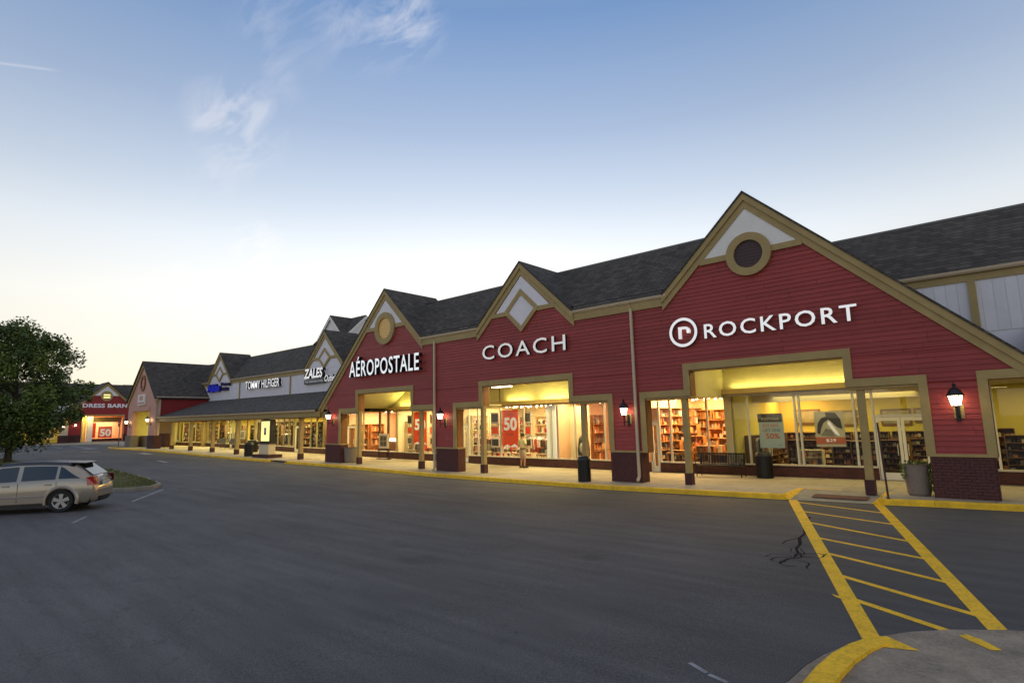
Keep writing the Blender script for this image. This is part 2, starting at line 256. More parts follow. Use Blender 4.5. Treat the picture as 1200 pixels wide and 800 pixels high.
# ------------------------------------------------------------------ object helpers
def empty(name, label, cat, loc=(0, 0, 0), group=None, rotz=0):
    o = bpy.data.objects.new(name, None); COL.objects.link(o); o.location = loc; o.rotation_euler = (0, 0, rotz); o.empty_display_size = .2
    o['label'] = label; o['category'] = cat
    if group: o['group'] = group
    return o
def tag(o, label, cat, group=None):
    o['label'] = label; o['category'] = cat
    if group: o['group'] = group
    return o
class MB:
    """collects faces in world (or thing-local) space, then links them as one mesh object"""
    def __init__(s): s.v = []; s.f = []; s.m = []; s.smooth = False
    def add(s, vs, fs, mi=0):
        n = len(s.v); s.v += [tuple(p) for p in vs]; s.f += [tuple(i+n for i in f) for f in fs]; s.m += [mi]*len(fs); return s
    def box(s, x0, x1, y0, y1, z0, z1, mi=0, inset=0):
        v = [(x0, y0, z0), (x1, y0, z0), (x1, y1, z0), (x0, y1, z0), (x0, y0, z1), (x1, y0, z1), (x1, y1, z1), (x0, y1, z1)]
        return s.add(v, [(0, 3, 2, 1), (4, 5, 6, 7), (0, 1, 5, 4), (1, 2, 6, 5), (2, 3, 7, 6), (3, 0, 4, 7)], mi)
    def xbox(s, c, ax, ay, az, mi=0):
        """oriented box: centre, three half-axes"""
        c, ax, ay, az = map(Vector, (c, ax, ay, az)); v = []
        for k in (-1, 1):
            for i, j in ((-1, -1), (1, -1), (1, 1), (-1, 1)): v.append(c + i*ax + j*ay + k*az)
        return s.add(v, [(0, 3, 2, 1), (4, 5, 6, 7), (0, 1, 5, 4), (1, 2, 6, 5), (2, 3, 7, 6), (3, 0, 4, 7)], mi)
    def prism(s, poly, y0, y1, mi=0, plane='xz'):
        """poly in XZ (or YZ / XY), extruded"""
        n = len(poly)
        def P(a, b, d): return (a, d, b) if plane == 'xz' else ((d, a, b) if plane == 'yz' else (a, b, d))
        v = [P(a, b, y0) for a, b in poly] + [P(a, b, y1) for a, b in poly]
        fs = [tuple(range(n)), tuple(range(2*n-1, n-1, -1))] + [(i, i+n, (i+1) % n+n, (i+1) % n) for i in range(n)]
        return s.add(v, fs, mi)
    def quad(s, a, b, c, d, mi=0): return s.add([a, b, c, d], [(0, 1, 2, 3)], mi)
    def slab(s, pts, t, mi=0):
        """thick sheet from a planar loop, thickness t downwards along normal"""
        P = [Vector(p) for p in pts]; n = (P[1]-P[0]).cross(P[2]-P[0]).normalized()
        if n.z < 0: n = -n
        k = len(P); v = P + [p - n*t for p in P]
        fs = [tuple(range(k)), tuple(range(2*k-1, k-1, -1))] + [(i, i+k, (i+1) % k+k, (i+1) % k) for i in range(k)]
        return s.add(v, fs, mi)
    def cyl(s, c0, c1, r0, r1, n=12, mi=0, cap=True):
        c0, c1 = Vector(c0), Vector(c1); d = (c1-c0).normalized(); a = d.orthogonal().normalized(); b = d.cross(a); v = []
        for c, r in ((c0, r0), (c1, r1)):
            for i in range(n):
                t = 2*math.pi*i/n; v.append(c + a*(r*math.cos(t)) + b*(r*math.sin(t)))
        fs = [(i, (i+1) % n, (i+1) % n+n, i+n) for i in range(n)]
        if cap: fs += [tuple(range(n-1, -1, -1)), tuple(range(n, 2*n))]
        return s.add(v, fs, mi)
    def lathe(s, c, prof, n=16, mi=0, sq=0):
        v = []
        for r, z in prof:
            for i in range(n):
                t = 2*math.pi*(i+.5*(n == 4))/n; v.append((c[0]+r*math.cos(t), c[1]+r*math.sin(t), c[2]+z))
        fs = []
        for k in range(len(prof)-1): fs += [(k*n+i, k*n+(i+1) % n, (k+1)*n+(i+1) % n, (k+1)*n+i) for i in range(n)]
        fs += [tuple(range(n-1, -1, -1)), tuple(range((len(prof)-1)*n, len(prof)*n))]
        return s.add(v, fs, mi)
    def tube(s, pts, r, n=6, mi=0):
        for a, b in zip(pts, pts[1:]): s.cyl(a, b, r, r, n, mi)
        return s
    def build(s, name, mats, parent=None, w=False, local=False, smooth=False, kind=None, recalc=True):
        me = bpy.data.meshes.new(name)
        v = [(x, y, warp(x, z)) for x, y, z in s.v] if w else s.v
        if parent is not None and not local:
            l = parent.matrix_world if False else None
            loc = WL.get(parent.name, parent.location)
            v = [(x-loc[0], y-loc[1], z-loc[2]) for x, y, z in v]
        me.from_pydata([tuple(q) for q in v], [], s.f)
        if isinstance(mats, str): mats = [mats]
        for k in mats: me.materials.append(MATS[k])
        if len(mats) > 1: me.polygons.foreach_set('material_index', s.m)
        if recalc:
            bm = bmesh.new(); bm.from_mesh(me); bmesh.ops.recalc_face_normals(bm, faces=bm.faces); bm.to_mesh(me); bm.free()
        if smooth:
            me.polygons.foreach_set('use_smooth', [True]*len(me.polygons))
        me.update()
        o = bpy.data.objects.new(name, me); COL.objects.link(o)
        if parent is not None: o.parent = parent; WL[o.name] = WL.get(parent.name, tuple(parent.location))
        if kind: o['kind'] = kind
        return o
WL = {}
def bx(name, m, parent, x0, x1, y0, y1, z0, z1, w=True): return MB().box(x0, x1, y0, y1, z0, z1).build(name, m, parent, w=w)
def copy_tree(root, loc, rotz=None):
    r = root.copy(); COL.objects.link(r); r.location = loc
    if rotz is not None: r.rotation_euler = (0, 0, rotz)
    def rec(a, b):
        for c in a.children:
            d = c.copy(); COL.objects.link(d); d.parent = b; rec(c, d)
    rec(root, r); return r
def area(name, loc, sx, sy, power, color, rot=(0, 0, 0)):
    l = bpy.data.lights.new(name, 'AREA'); l.shape = 'RECTANGLE'; l.size = sx; l.size_y = sy; l.energy = power; l.color = color
    o = bpy.data.objects.new(name, l); COL.objects.link(o); o.location = loc; o.rotation_euler = rot; return o
def point(name, loc, power, color, r=.05):
    l = bpy.data.lights.new(name, 'POINT'); l.energy = power; l.color = color; l.shadow_soft_size = r
    o = bpy.data.objects.new(name, l); COL.objects.link(o); o.location = loc; return o
def text_parts(root, string, x0, x1, z0, z1, y, depth, face, side, bold=0.0, space=1.0, name='letter', shear=0, split=True, plane='xz', w=True, kind=None):
    """lettering fitted to a box in the wall plane; every letter a mesh of its own"""
    cu = bpy.data.curves.new('lettering', 'FONT'); cu.body = string; cu.extrude = .5; cu.offset = bold; cu.space_character = space; cu.resolution_u = 3; cu.shear = shear
    to = bpy.data.objects.new('lettering', cu); COL.objects.link(to)
    me = bpy.data.meshes.new_from_object(to); bpy.data.objects.remove(to)
    bm = bmesh.new(); bm.from_mesh(me); bmesh.ops.remove_doubles(bm, verts=bm.verts, dist=1e-5); bm.verts.ensure_lookup_table()
    xs = [v.co.x for v in bm.verts]; ys = [v.co.y for v in bm.verts]; zs = [v.co.z for v in bm.verts]
    ax, bx_, ay, by = min(xs), max(xs), min(ys), max(ys); az, bz = min(zs), max(zs)
    seen = set(); isl = []
    for v in bm.verts:
        if v.index in seen: continue
        st = [v]; seen.add(v.index); g = []
        while st:
            a = st.pop(); g.append(a)
            for e in a.link_edges:
                b = e.other_vert(a)
                if b.index not in seen: seen.add(b.index); st.append(b)
        isl.append([min(q.co.x for q in g), max(q.co.x for q in g), set(q.index for q in g)])
    isl.sort(key=lambda q: q[0])
    groups = []
    if not split: groups = [[0, 0, set(v.index for v in bm.verts)]]
    else:
        for a, b, s in isl:
            if groups and a < groups[-1][1] - .25*min(b-a, groups[-1][1]-groups[-1][0]): groups[-1][1] = max(b, groups[-1][1]); groups[-1][2] |= s
            else: groups.append([a, b, s])
    def T(c):
        X = x0 + (c.x-ax)/(bx_-ax)*(x1-x0); Z = z0 + (c.y-ay)/(by-ay)*(z1-z0); Y = y - (c.z-az)/(bz-az)*depth
        if plane == 'yz': return (y + (c.z-az)/(bz-az)*depth, X, Z)
        return (X, Y, Z)
    res = []
    for a, b, s in groups:
        mb = MB(); idx = {}
        for i in sorted(s): idx[i] = len(mb.v); mb.v.append(T(bm.verts[i].co))
        for f in bm.faces:
            if f.verts[0].index in s:
                mb.f.append(tuple(idx[q.index] for q in f.verts)); mb.m.append(0 if abs(f.normal.z) > .5 else 1)
        res.append(mb.build(name, [face, side], root, w=w, recalc=True, kind=kind))
    bm.free(); bpy.data.meshes.remove(me); return res
# scanline over an XZ polygon with rectangular holes
def spans(poly, z):
    xs = []
    n = len(poly)
    for i in range(n):
        (x0, z0), (x1, z1) = poly[i], poly[(i+1) % n]
        if (z0 <= z < z1) or (z1 <= z < z0): xs.append(x0 + (x1-x0)*(z-z0)/(z1-z0))
    xs.sort(); return list(zip(xs[::2], xs[1::2]))
def courses(poly, holes, z0, z1, dz):
    """cells (xa0,xb0,xa1,xb1,za,zb): bottom and top span of every course"""
    cuts = sorted(set([z0, z1] + [h[2] for h in holes if z0 < h[2] < z1] + [h[3] for h in holes if z0 < h[3] < z1] + [p[1] for p in poly if z0 < p[1] < z1]))
    k = z0; zs = []
    while k < z1-1e-6: zs.append(k); k += dz
    zs.append(z1); zs = [q for q in zs if all(abs(q-c) > .02 or q == c for c in cuts)]; zs = sorted(set(zs+cuts)); res = []
    for a, b in zip(zs, zs[1:]):
        m = .5*(a+b); e = 1e-4
        S0, S1, Sm = spans(poly, a+e), spans(poly, b-e), spans(poly, m)
        for i, (p, q) in enumerate(Sm):
            s0 = S0[i] if len(S0) == len(Sm) else (p, q); s1 = S1[i] if len(S1) == len(Sm) else (p, q)
            parts = [(s0[0], s0[1], s1[0], s1[1])]
            for hx0, hx1, hz0, hz1 in holes:
                if hz0 < m < hz1:
                    nx = []
                    for (a0, b0, a1, b1) in parts:
                        if min(b0, b1) <= hx0 or max(a0, a1) >= hx1: nx.append((a0, b0, a1, b1)); continue
                        if min(a0, a1) < hx0: nx.append((a0, hx0, a1, hx0))
                        if max(b0, b1) > hx1: nx.append((hx1, b0, hx1, b1))
                    parts = nx
            for q4 in parts:
                if max(q4[1]-q4[0], q4[3]-q4[2]) > .02: res.append((*q4, a, b))
    return res
def wall_and_boards(root, poly, holes, z0, z1, y, thick, mat_board, mat_wall, dz=.14, board=3.7, stuff=False):
    wb = MB(); allb = MB()
    for ci, (a0, b0, a1, b1, za, zb) in enumerate(courses(poly, holes, z0, z1, dz)):
        wb.prism([(a0, za), (b0, za), (b1, zb), (a1, zb)], y, y+thick)
        # boards with staggered joints
        L0 = b0-a0; cutx = []; x = min(a0, a1) + random.uniform(.4, board)
        while x < max(b0, b1)-.3: cutx.append(x); x += board*random.choice((1, 1, .75))
        xs = [None]+cutx+[None]
        for p, q in zip(xs, xs[1:]):
            l0, l1 = (a0, a1) if p is None else (p+.004, p+.004); r0, r1 = (b0, b1) if q is None else (q-.004, q-.004)
            if r0-l0 < .02 and r1-l1 < .02: continue
            r0 = max(r0, l0+.005); r1 = max(r1, l1+.005)
            yb, yt = y-.026-random.uniform(0, .003), y-.006
            v = [(l0, yb, za-.004), (r0, yb, za-.004), (r1, yt, zb), (l1, yt, zb), (l0, y-.001, za-.004), (r0, y-.001, za-.004), (r1, y-.001, zb), (l1, y-.001, zb)]
            fs = [(0, 1, 2, 3), (0, 4, 5, 1), (3, 2, 6, 7), (0, 3, 7, 4), (1, 5, 6, 2)]
            if stuff: allb.add(v, fs)
            else: MB().add(v, fs).build('siding_board', mat_board, root, w=True, recalc=False)
    wb.build('wall', mat_wall, root, w=True, recalc=False)
    if stuff: allb.build('siding_boards', mat_board, root, w=True, recalc=False, kind='stuff')
def brickwork(root, x0, x1, y0, y1, z0, z1, name='brick_base', sides=('f', 'l', 'r')):
    """pier base: mortar core and proud uneven bricks joined as one mass of bricks"""
    core = MB().box(x0, x1, y0, y1, z0, z1+.0); core.build(name, 'brick_mortar', root, w=True)
    b = MB(); h = .064; g = .011; n = int((z1-z0)/(h+g)); bl = .20
    h = (z1-z0)/n - g
    for k in range(n):
        za = z0 + k*(h+g); off = (k % 2)*bl*.5
        x = x0-off
        while x < x1-.01:
            a, c = max(x, x0)+g*.5, min(x+bl, x1)-g*.5
            if c-a > .02 and 'f' in sides: b.box(a, c, y0-.012-random.uniform(0, .010), y0+.01, za, za+h)
            x += bl
        for s, xx in (('l', x0), ('r', x1)):
            if s not in sides: continue
            yy = y0-((k+1) % 2)*bl*.5
            while yy < y1-.01:
                a, c = max(yy, y0)+g*.5, min(yy+bl, y1)-g*.5; d = .012+random.uniform(0, .008)
                if c-a > .02: b.box(xx-(d if s == 'l' else .01), xx+(d if s == 'r' else .01), a, c, za, za+h)
                yy += bl
    b.build('brick_courses', 'brick_face', root, w=True, recalc=False, kind='stuff')
# =================================================================== GROUND
gx = sorted(set([-900, -400, -200, -140, -125, -110, -95, -85, -71, -65, -60, -55, -50, -47, -45, -40, -36, -32, -28, -24, -21, -16, -11, -8, -5, -2, 0, 5, 20, 60, 200, 600]))
gy = [-400, -60, -20, -10, 0, 20, 100, 900]
mb = MB(); vs = [(x, y, G(x)) for y in gy for x in gx]; nx = len(gx)
mb.add(vs, [(j*nx+i, j*nx+i+1, (j+1)*nx+i+1, (j+1)*nx+i) for j in range(len(gy)-1) for i in range(nx-1)])
road = mb.build('parking_lot_asphalt', 'asphalt', kind='structure', recalc=False)
YK = [(-72, -1.5), (-41, -1.5), (-31, -1.0), (-22, -1.15), (-16, -1.35), (-11, -1.4), (-6, -1.15), (-3, -1.0), (0, -.5), (6, -.4)]
def yk(x):
    for (a, ya), (b, yb) in zip(YK, YK[1:]):
        if a <= x <= b: return ya + (yb-ya)*(x-a)/(b-a)
    return YK[0][1] if x < -72 else YK[-1][1]
# pavement: bed + slabs + kerb stones
xs = [-3.0+1.2*k for k in range(-57, 8)]
mb = MB()
for a, b in zip(xs, xs[1:]):
    if -5.5 < a < -3.1: y0 = .62
    else: y0 = max(yk(a), yk(b))+.12
    mb.add([(a, y0, G(a)+.11), (b, y0, G(b)+.11), (b, 4.2, G(b)+.11), (a, 4.2, G(a)+.11)], [(0, 1, 2, 3)])
pave = mb.build('pavement', 'kerb_concrete', kind='structure', recalc=False)
rows = [None, .6, 1.8, 3.0, 4.16]
for a, b in zip(xs, xs[1:]):
    for j in range(4):
        g = .006
        if j == 0:
            if -5.5 < a < -3.1: continue
            ya, yb = yk(a)+.155, yk(b)+.155
        else: ya = yb = rows[j]+g
        y1 = rows[j+1]-g; dz = random.uniform(0, .004)
        z = [G(a)+.148+dz, G(b)+.148+dz]
        v = [(a+g, ya, z[0]-.03), (b-g, yb, z[1]-.03), (b-g, y1, z[1]-.03), (a+g, y1, z[0]-.03), (a+g, ya, z[0]), (b-g, yb, z[1]), (b-g, y1, z[1]), (a+g, y1, z[0])]
        MB().add(v, [(4, 5, 6, 7), (0, 1, 5, 4), (1, 2, 6, 5), (2, 3, 7, 6), (3, 0, 4, 7)]).build('slab', 'concrete', pave, recalc=False)
k = 5.4
while k > -71.5:
    a, b = k-2.4, k
    for p_, q_ in ((-5.25, -3.05), (-37.0, -35.0)):
        if a < q_ <= b: a = q_+.05
        elif a <= p_ < b: b = p_-.05
        elif p_ <= a and b <= q_: a = b
    if a >= b: k -= 2.4; continue
    if b - k > 0: b = k
    v = []
    for x in (a+.004, b-.004):
        y = yk(x); z = G(x)
        v += [(x, y-.01, z-.05), (x, y+.01, z+.115), (x, y+.035, z+.152), (x, y+.15, z+.155), (x, y+.15, z-.05)]
    MB().add(v, [(i, (i+1) % 5, (i+1) % 5+5, i+5) for i in range(5)] + [(0, 1, 2, 3, 4), (9, 8, 7, 6, 5)]).build('kerb_stone', 'yellow_kerb_paint', pave)
    k -= 2.4
def ramp(x0, x1, full=True):
    r = MB().add([(x0, yk(x0)-.02, G(x0)+.012), (x1, yk(x1)-.02, G(x1)+.012), (x1, .62, G(x1)+.15), (x0, .62, G(x0)+.15)], [(0, 1, 2, 3)]).build('kerb_ramp', 'kerb_concrete', pave)
    for s, x in ((1, x0), (-1, x1)):
        MB().add([(x-.14*s, yk(x)-.02, G(x)), (x+.10*s, yk(x)-.03, G(x)+.02), (x+.02*s, .64, G(x)+.153), (x-.14*s, .64, G(x)+.153), (x-.14*s, yk(x)-.01, G(x)+.15)],
                 [(0, 1, 4), (4, 1, 2, 3)]).build('ramp_flare', 'yellow_paint', pave)
    MB().box(x0, x1, .60, .68, G(x0)+.14, G(x0)+.156).build('ramp_edge_line', 'yellow_paint', pave)
    t0, t1 = x0+.55, x1-.25; f = lambda y: G(x0)+.045+(y-yk(x0))/(.62-yk(x0))*.138
    MB().add([(t0, -.72, f(-.72)), (t1, -.72, f(-.72)), (t1, -.22, f(-.22)), (t0, -.22, f(-.22))], [(0, 1, 2, 3)]).build('tactile_strip', 'tactile_red', pave)
ramp(-5.25, -3.05); ramp(-37.0, -35.0)
# painted marks on the asphalt
def paint(pts, m='yellow_paint', h=.005, name='painted_line'):
    return MB().add([(x, y, G(x)+h) for x, y in pts], [tuple(range(len(pts)))]).build(name, m, road, recalc=False)
def line(a, b, w, m='yellow_paint', h=.005, name='painted_line'):
    a, b = Vector(a), Vector(b); d = (b-a).normalized(); n = Vector((-d.y, d.x))*w/2
    return paint([a-n, b-n, b+n, a+n], m, h, name)
paint([(-5.22, -1.1), (-5.0, -1.0), (-1.29, -11.78), (-1.50, -11.74)])
paint([(-3.12, -.95), (-2.92, -.85), (-.33, -10.52), (-.48, -10.70)])
for a, b in [((-4.95, -1.45), (-2.80, -2.9+.5)), ((-4.45, -3.05), (-2.35, -4.2+.2)), ((-3.93, -4.6), (-1.95, -5.75)), ((-3.32, -6.33), (-1.52, -7.2)), ((-2.88, -7.62), (-1.12, -8.62)), ((-2.36, -9.08), (-.73, -10.06)), ((-1.86, -10.3), (-.53, -11.12))]:
    # run on to the inner edge of the right-hand line
    p0, p1 = Vector((-3.05, -.95)), Vector((-.43, -10.65)); a_, b_ = Vector(a), Vector(b); d_ = b_-a_; e_ = p1-p0
    k_ = ((p0.x-a_.x)*e_.y-(p0.y-a_.y)*e_.x)/(d_.x*e_.y-d_.y*e_.x)
    line(a, a_+d_*k_ if b != (-.53, -11.12) else b, .115, h=.004)
paint([(-2.12, -10.22), (-2.06, -10.32), (-1.80, -10.50), (-1.86, -10.36)], h=.0045)
def tar(pts, w=.018):
    for (a, b) in zip(pts, pts[1:]): line(a, b, w*random.uniform(.6, 1.4), 'tar', .0035, 'tar_crack')
# branching crack left of the crosswalk
random.seed(3)
def wander(p, d, n, st, w, depth=0):
    pts = [p]; a = d
    for i in range(n):
        a += random.uniform(-.55, .55); pts.append((pts[-1][0]+st*math.cos(a), pts[-1][1]+st*math.sin(a)))
        if depth < 2 and random.random() < .3: wander(pts[-1], a+random.choice((-1, 1))*.9, int(n*.5), st*.9, w*.7, depth+1)
    crk.append((pts, w))
crk = []
crk.append(([(-3.95, -3.9), (-3.86, -4.5), (-3.72, -5.1), (-3.66, -5.5), (-3.50, -6.1), (-3.47, -6.6), (-3.30, -7.2), (-3.26, -7.6), (-3.12, -8.0)], .026))
crk.append(([(-3.47, -6.6), (-3.60, -7.0), (-3.58, -7.3)], .018))
for i in range(9):
    a = random.uniform(0, 6.28); p = [(-3.10+random.uniform(-.12, .12), -8.3+random.uniform(-.25, .25))]
    for k in range(7):
        a += random.uniform(-1.0, 1.0); x, y = p[-1][0]+.10*math.cos(a), p[-1][1]+.14*math.sin(a)
        p.append((min(-2.72, max(-3.5, x)), min(-7.5, max(-9.0, y))))
    crk.append((p, random.uniform(.010, .018)))
cb = MB()
for pts, w in crk:
    for a, b in zip(pts, pts[1:]):
        a, b = Vector(a), Vector(b); d = (b-a).normalized(); n = Vector((-d.y, d.x))*w*random.uniform(.6, 1.3); e = d*w*.4
        cb.add([(*q, G(q[0])+.003) for q in (a-n-e, b-n+e, b+n+e, a+n-e)], [(0, 1, 2, 3)])
cb.build('tar_crack', 'tar', road, recalc=False)
random.seed(11)
for a, b, w in [((-2.67, -13.43), (-2.45, -13.55), .05), ((-2.42, -13.57), (-2.22, -13.63), .05), ((-23.1, -12.7), (-26.2, -10.8), .09), ((-20.6, -14.5), (-19.5, -15.05), .08),
                ((-78, -2.9), (-73, -3.1), .3), ((-86, -4.0), (-82, -4.0), .3), ((-95, -4.6), (-90, -4.5), .3), ((-104, -5), (-99, -5), .3), ((-57.5, -2.9), (-54.5, -3.1), .55), ((-67, -5.2), (-63, -4.6), .3), ((-45.5, -5.2), (-43, -5.4), .25), ((-89, -1.8), (-74, -2.4), .25)]:
    line(a, b, w, 'white_line_paint', .004)
# concrete apron with a painted kerb nose at the lower right
ap = [(-2.05, -14.2), (-1.80, -13.3), (-1.77, -12.85), (-1.70, -12.45), (-1.58, -12.05), (-1.40, -11.66), (-1.14, -11.25), (-.80, -10.9), (-.34, -10.56), (.4, -10.2), (3, -9.6), (3, -15), (-2.05, -15)]
MB().add([(x+(-.015 if i < 11 else 0), y+(.012 if i < 11 else 0), .0035) for i, (x, y) in enumerate(ap)], [tuple(range(len(ap)))]).build('joint_tar', 'tar', road, recalc=False)
apron = MB().prism(ap, -.02, .012, plane='xy').build('concrete_apron', 'apron_concrete', kind='structure')
kp = [(-1.37, -11.80), (-1.46, -12.1), (-1.53, -12.5), (-1.56, -12.95), (-1.56, -13.5), (-1.5, -14.4)]
v = []
for i, (x, y) in enumerate(kp):
    h = .018+.012*i; w = .12
    v += [(x-w, y, .011), (x-w+.03, y, .012+h), (x+w, y, .012+h), (x+w, y, .011)]
MB().add(v, [(i*4+j, i*4+(j+1) % 4, i*4+4+(j+1) % 4, i*4+4+j) for i in range(len(kp)-1) for j in range(4)]+[(0, 1, 2, 3)]).build('painted_kerb_nose', 'yellow_paint', apron)
MB().add([(x, y, .0165) for x, y in [(-1.50, -11.72), (-1.30, -11.55), (-.98, -11.80), (-1.30, -11.92), (-1.40, -11.95)]], [(0, 1, 2, 3, 4)]).build('painted_line', 'yellow_paint', apron)
MB().add([(x, y, .0165) for x, y in [(-.66, -10.98), (-.53, -11.12+.05), (-.36, -11.30), (-.45, -11.36), (-.72, -11.08)]], [(0, 1, 2, 3, 4)]).build('painted_line', 'yellow_paint', apron)
# grass islands
def island(name, pts, label=None):
    g = lambda x: G(x)
    n = len(pts); c = Vector((sum(p[0] for p in pts)/n, sum(p[1] for p in pts)/n))
    isl = bpy.data.objects.new(name, None)
    v = []; inner = []
    for x, y in pts:
        d = (c-Vector((x, y))).normalized()*.2; inner.append((x+d.x, y+d.y))
    base = MB().add([(x, y, g(x)+.12) for x, y in inner] + [(c.x, c.y, g(c.x)+.22)], [(i, (i+1) % n, n) for i in range(n)]).build(name, 'grass', kind='structure')
    for i in range(n):
        a, b, c2, d = pts[i], pts[(i+1) % n], inner[(i+1) % n], inner[i]
        m = MB(); q = [a, b, c2, d]
        m.add([(x, y, g(x)-.02) for x, y in q]+[(x, y, g(x)+.13) for x, y in q], [(4, 5, 6, 7), (0, 1, 5, 4), (1, 2, 6, 5), (2, 3, 7, 6), (3, 0, 4, 7)]).build('kerb_stone', 'kerb_concrete', base)
    # grass blades
    gb = MB(); xs_, ys_ = [p[0] for p in pts], [p[1] for p in pts]; k = 0
    for _ in range(9000):
        x, y = random.uniform(min(xs_), max(xs_)), random.uniform(min(ys_), max(ys_)); ins = False
        for i in range(n):
            (xa, ya), (xb, yb) = inner[i], inner[(i+1) % n]
            if (ya > y) != (yb > y) and x < (xb-xa)*(y-ya)/(yb-ya)+xa: ins = not ins
        if not ins: continue
        a = random.random()*6.28; h = random.uniform(.04, .10); r = .03; z = g(x)+.12
        gb.v += [(x, y, z), (x+r*math.cos(a), y+r*math.sin(a), z), (x+.03*math.cos(a+1), y+.03*math.sin(a+1), z+h+.05)]; k = len(gb.v); gb.f.append((k-3, k-2, k-1)); gb.m.append(0)
    gb.build('grass_tufts', 'grass_blade', base, recalc=False, kind='stuff')
    return base
island('grass_island', [(-27.0, -12.3), (-26.55, -11.7), (-26.7, -11.0), (-27.6, -10.45), (-31, -9.95), (-38, -9.7), (-38.4, -10.2), (-37, -12.8), (-36, -14.8), (-33, -14.9)])
island('grass_island', [(-41.0, -14.4), (-40.2, -13.4), (-41.2, -12.6), (-46.5, -11.9), (-56, -11.9), (-56.4, -12.4), (-56, -15.6), (-48, -15.6)])
MB().prism([(-70, 3.4), (-78, 2.2), (-84, 3.0), (-80, 4.6), (-72, 5.2)], G(-77)-.1, G(-77)+.14, plane='xy').build('grass_verge', 'grass', kind='structure')
# pavement in front of the far building
far_pave = MB().prism([(-72.2, -1.5), (-72.2, 16), (-111, 16), (-111, 8), (-104, 4), (-103.5, -1.5), (-106, -8), (-111, -60), (-106.5, -60), (-100, -6), (-92, 1.0), (-84, 2.2), (-78, 1.0)], .40, .86, plane='xy').build('far_pavement', 'concrete', kind='structure')

# =================================================================== BUILDINGS
SL = .957
def gable_trim(root, cx, za, xl, xr, y, proud=0, w=True, k=.57):
    """two-step rake boards either side of the apex (cx, za); xl/xr = x where each rake ends"""
    for s, xe in ((-1, xl), (1, xr)):
        ze = za - SL*abs(xe-cx)
        h = k*.52
        poly = [(cx, za), (xe, ze), (xe, ze-h), (cx, za-h)]
        MB().prism(poly, y-.13-proud, y-.001).build('rake_board', 'khaki_trim_paint', root, w=w)
        poly = [(cx, za-h+.004), (xe, ze-h+.004), (xe-s*.0, ze-k), (cx, za-k)]
        MB().prism(poly, y-.075-proud, y-.002).build('frieze_board', 'khaki_trim_paint', root, w=w)
def gable_roof(root, cx, za, xl, xr, y0, y1, w=True, th=.06, over=.16, hip=0, ye=None):
    for s, xe in ((-1, xl), (1, xr)):
        z0, zr = za+.03, za+.03-SL*abs(xe-cx)
        MB().slab([(cx, y0-over, z0), (xe, y0-over, zr), (xe, y1, zr), (cx, y1, z0)] if not hip else [(cx, y0-over, z0), (xe, y0-over, zr), (xe, ye, zr), (cx+s*hip, ye, z0-SL*hip), (cx, y1, z0)], th).build('gable_roof', 'roof_shingle', root, w=w)
def diamond(root, cx, cz, hw, hh, y, fw, panel='white_panel_paint'):
    o = [(cx, cz+hh), (cx+hw, cz), (cx, cz-hh), (cx-hw, cz)]; k = 1-fw
    i = [(cx, cz+hh*k), (cx+hw*k, cz), (cx, cz-hh*k), (cx-hw*k, cz)]
    for a in range(4):
        b = (a+1) % 4
        MB().prism([o[a], o[b], i[b], i[a]], y-.10, y-.001).build('diamond_trim', 'khaki_trim_paint', root, w=True)
    MB().prism(i, y-.05, y-.002).build('diamond_panel', panel, root, w=True)
def round_window(root, cx, cz, R, r, y, m):
    n = 40; v = []; 
    for d in (y-.14, y-.001):
        for rr in (R, r):
            for i in range(n): t = 2*math.pi*i/n; v.append((cx+rr*math.cos(t), d, cz+rr*math.sin(t)))
    f = []
    for i in range(n):
        j = (i+1) % n; f += [(i, j, n+j, n+i), (i, 2*n+i, 2*n+j, j), (n+i, n+j, 3*n+j, 3*n+i)]
    MB().add(v, f).build('round_trim', 'khaki_trim_paint', root, w=True)
    p = MB().add([(cx+r*math.cos(2*math.pi*i/n), y-.055, cz+r*math.sin(2*math.pi*i/n)) for i in range(n)], [tuple(range(n))]).build('round_pane', m, root, w=True)
    g = MB()
    for k in range(-4, 5):
        h = math.sqrt(max(0, r*r-(k*r/4.5)**2)); g.box(cx-h, cx+h, y-.068, y-.058, cz+k*r/4.5-.008, cz+k*r/4.5+.008)
    g.build('louvre_bars', 'dark_frame' if m == 'dark_window' else 'khaki_trim_paint', p, w=True)
def opening_trim(root, x0, x1, z0, z1, wd, left=True, right=True, top=True, thick=.42, y=0, w=True, zl=None, zr=None):
    """boards round an opening x0..x1, z0..z1 (inner), and the reveals behind them"""
    if top:
        bx('opening_trim', 'khaki_trim_paint', root, x0-(wd if left else 0), x1+(wd if right else 0), y-.062, y+.02, z1, z1+wd+.02)
        bx('soffit_board', 'khaki_trim_paint', root, x0-.005, x1+.005, y+.02, y+thick+.03, z1-.03, z1+.002)
    if left:
        zz = z0 if zl is None else zl
        bx('opening_trim', 'khaki_trim_paint', root, x0-wd, x0, y-.058, y+.02, zz, z1)
        bx('reveal', 'brown_reveal_paint', root, x0-.03, x0+.004, y+.02, y+thick+.01, zz, z1-.03)
    if right:
        zz = z0 if zr is None else zr
        bx('opening_trim', 'khaki_trim_paint', root, x1, x1+wd, y-.058, y+.02, zz, z1)
        bx('reveal', 'brown_reveal_paint', root, x1-.004, x1+.03, y+.02, y+thick+.01, zz, z1-.03)
def column(root, x, y=.15, z1=3.2, s=.095, w=True):
    bx('column', 'khaki_trim_paint', root, x-s, x+s, y-s, y+s, .5, z1, w)
    p = bx('column_base', 'purple_brick', root, x-s-.03, x+s+.03, y-s-.03, y+s+.03, .12, .54, w)
    bx('column_cap', 'khaki_trim_paint', root, x-s-.03, x+s+.03, y-s-.03, y+s+.03, z1-.12, z1, w)
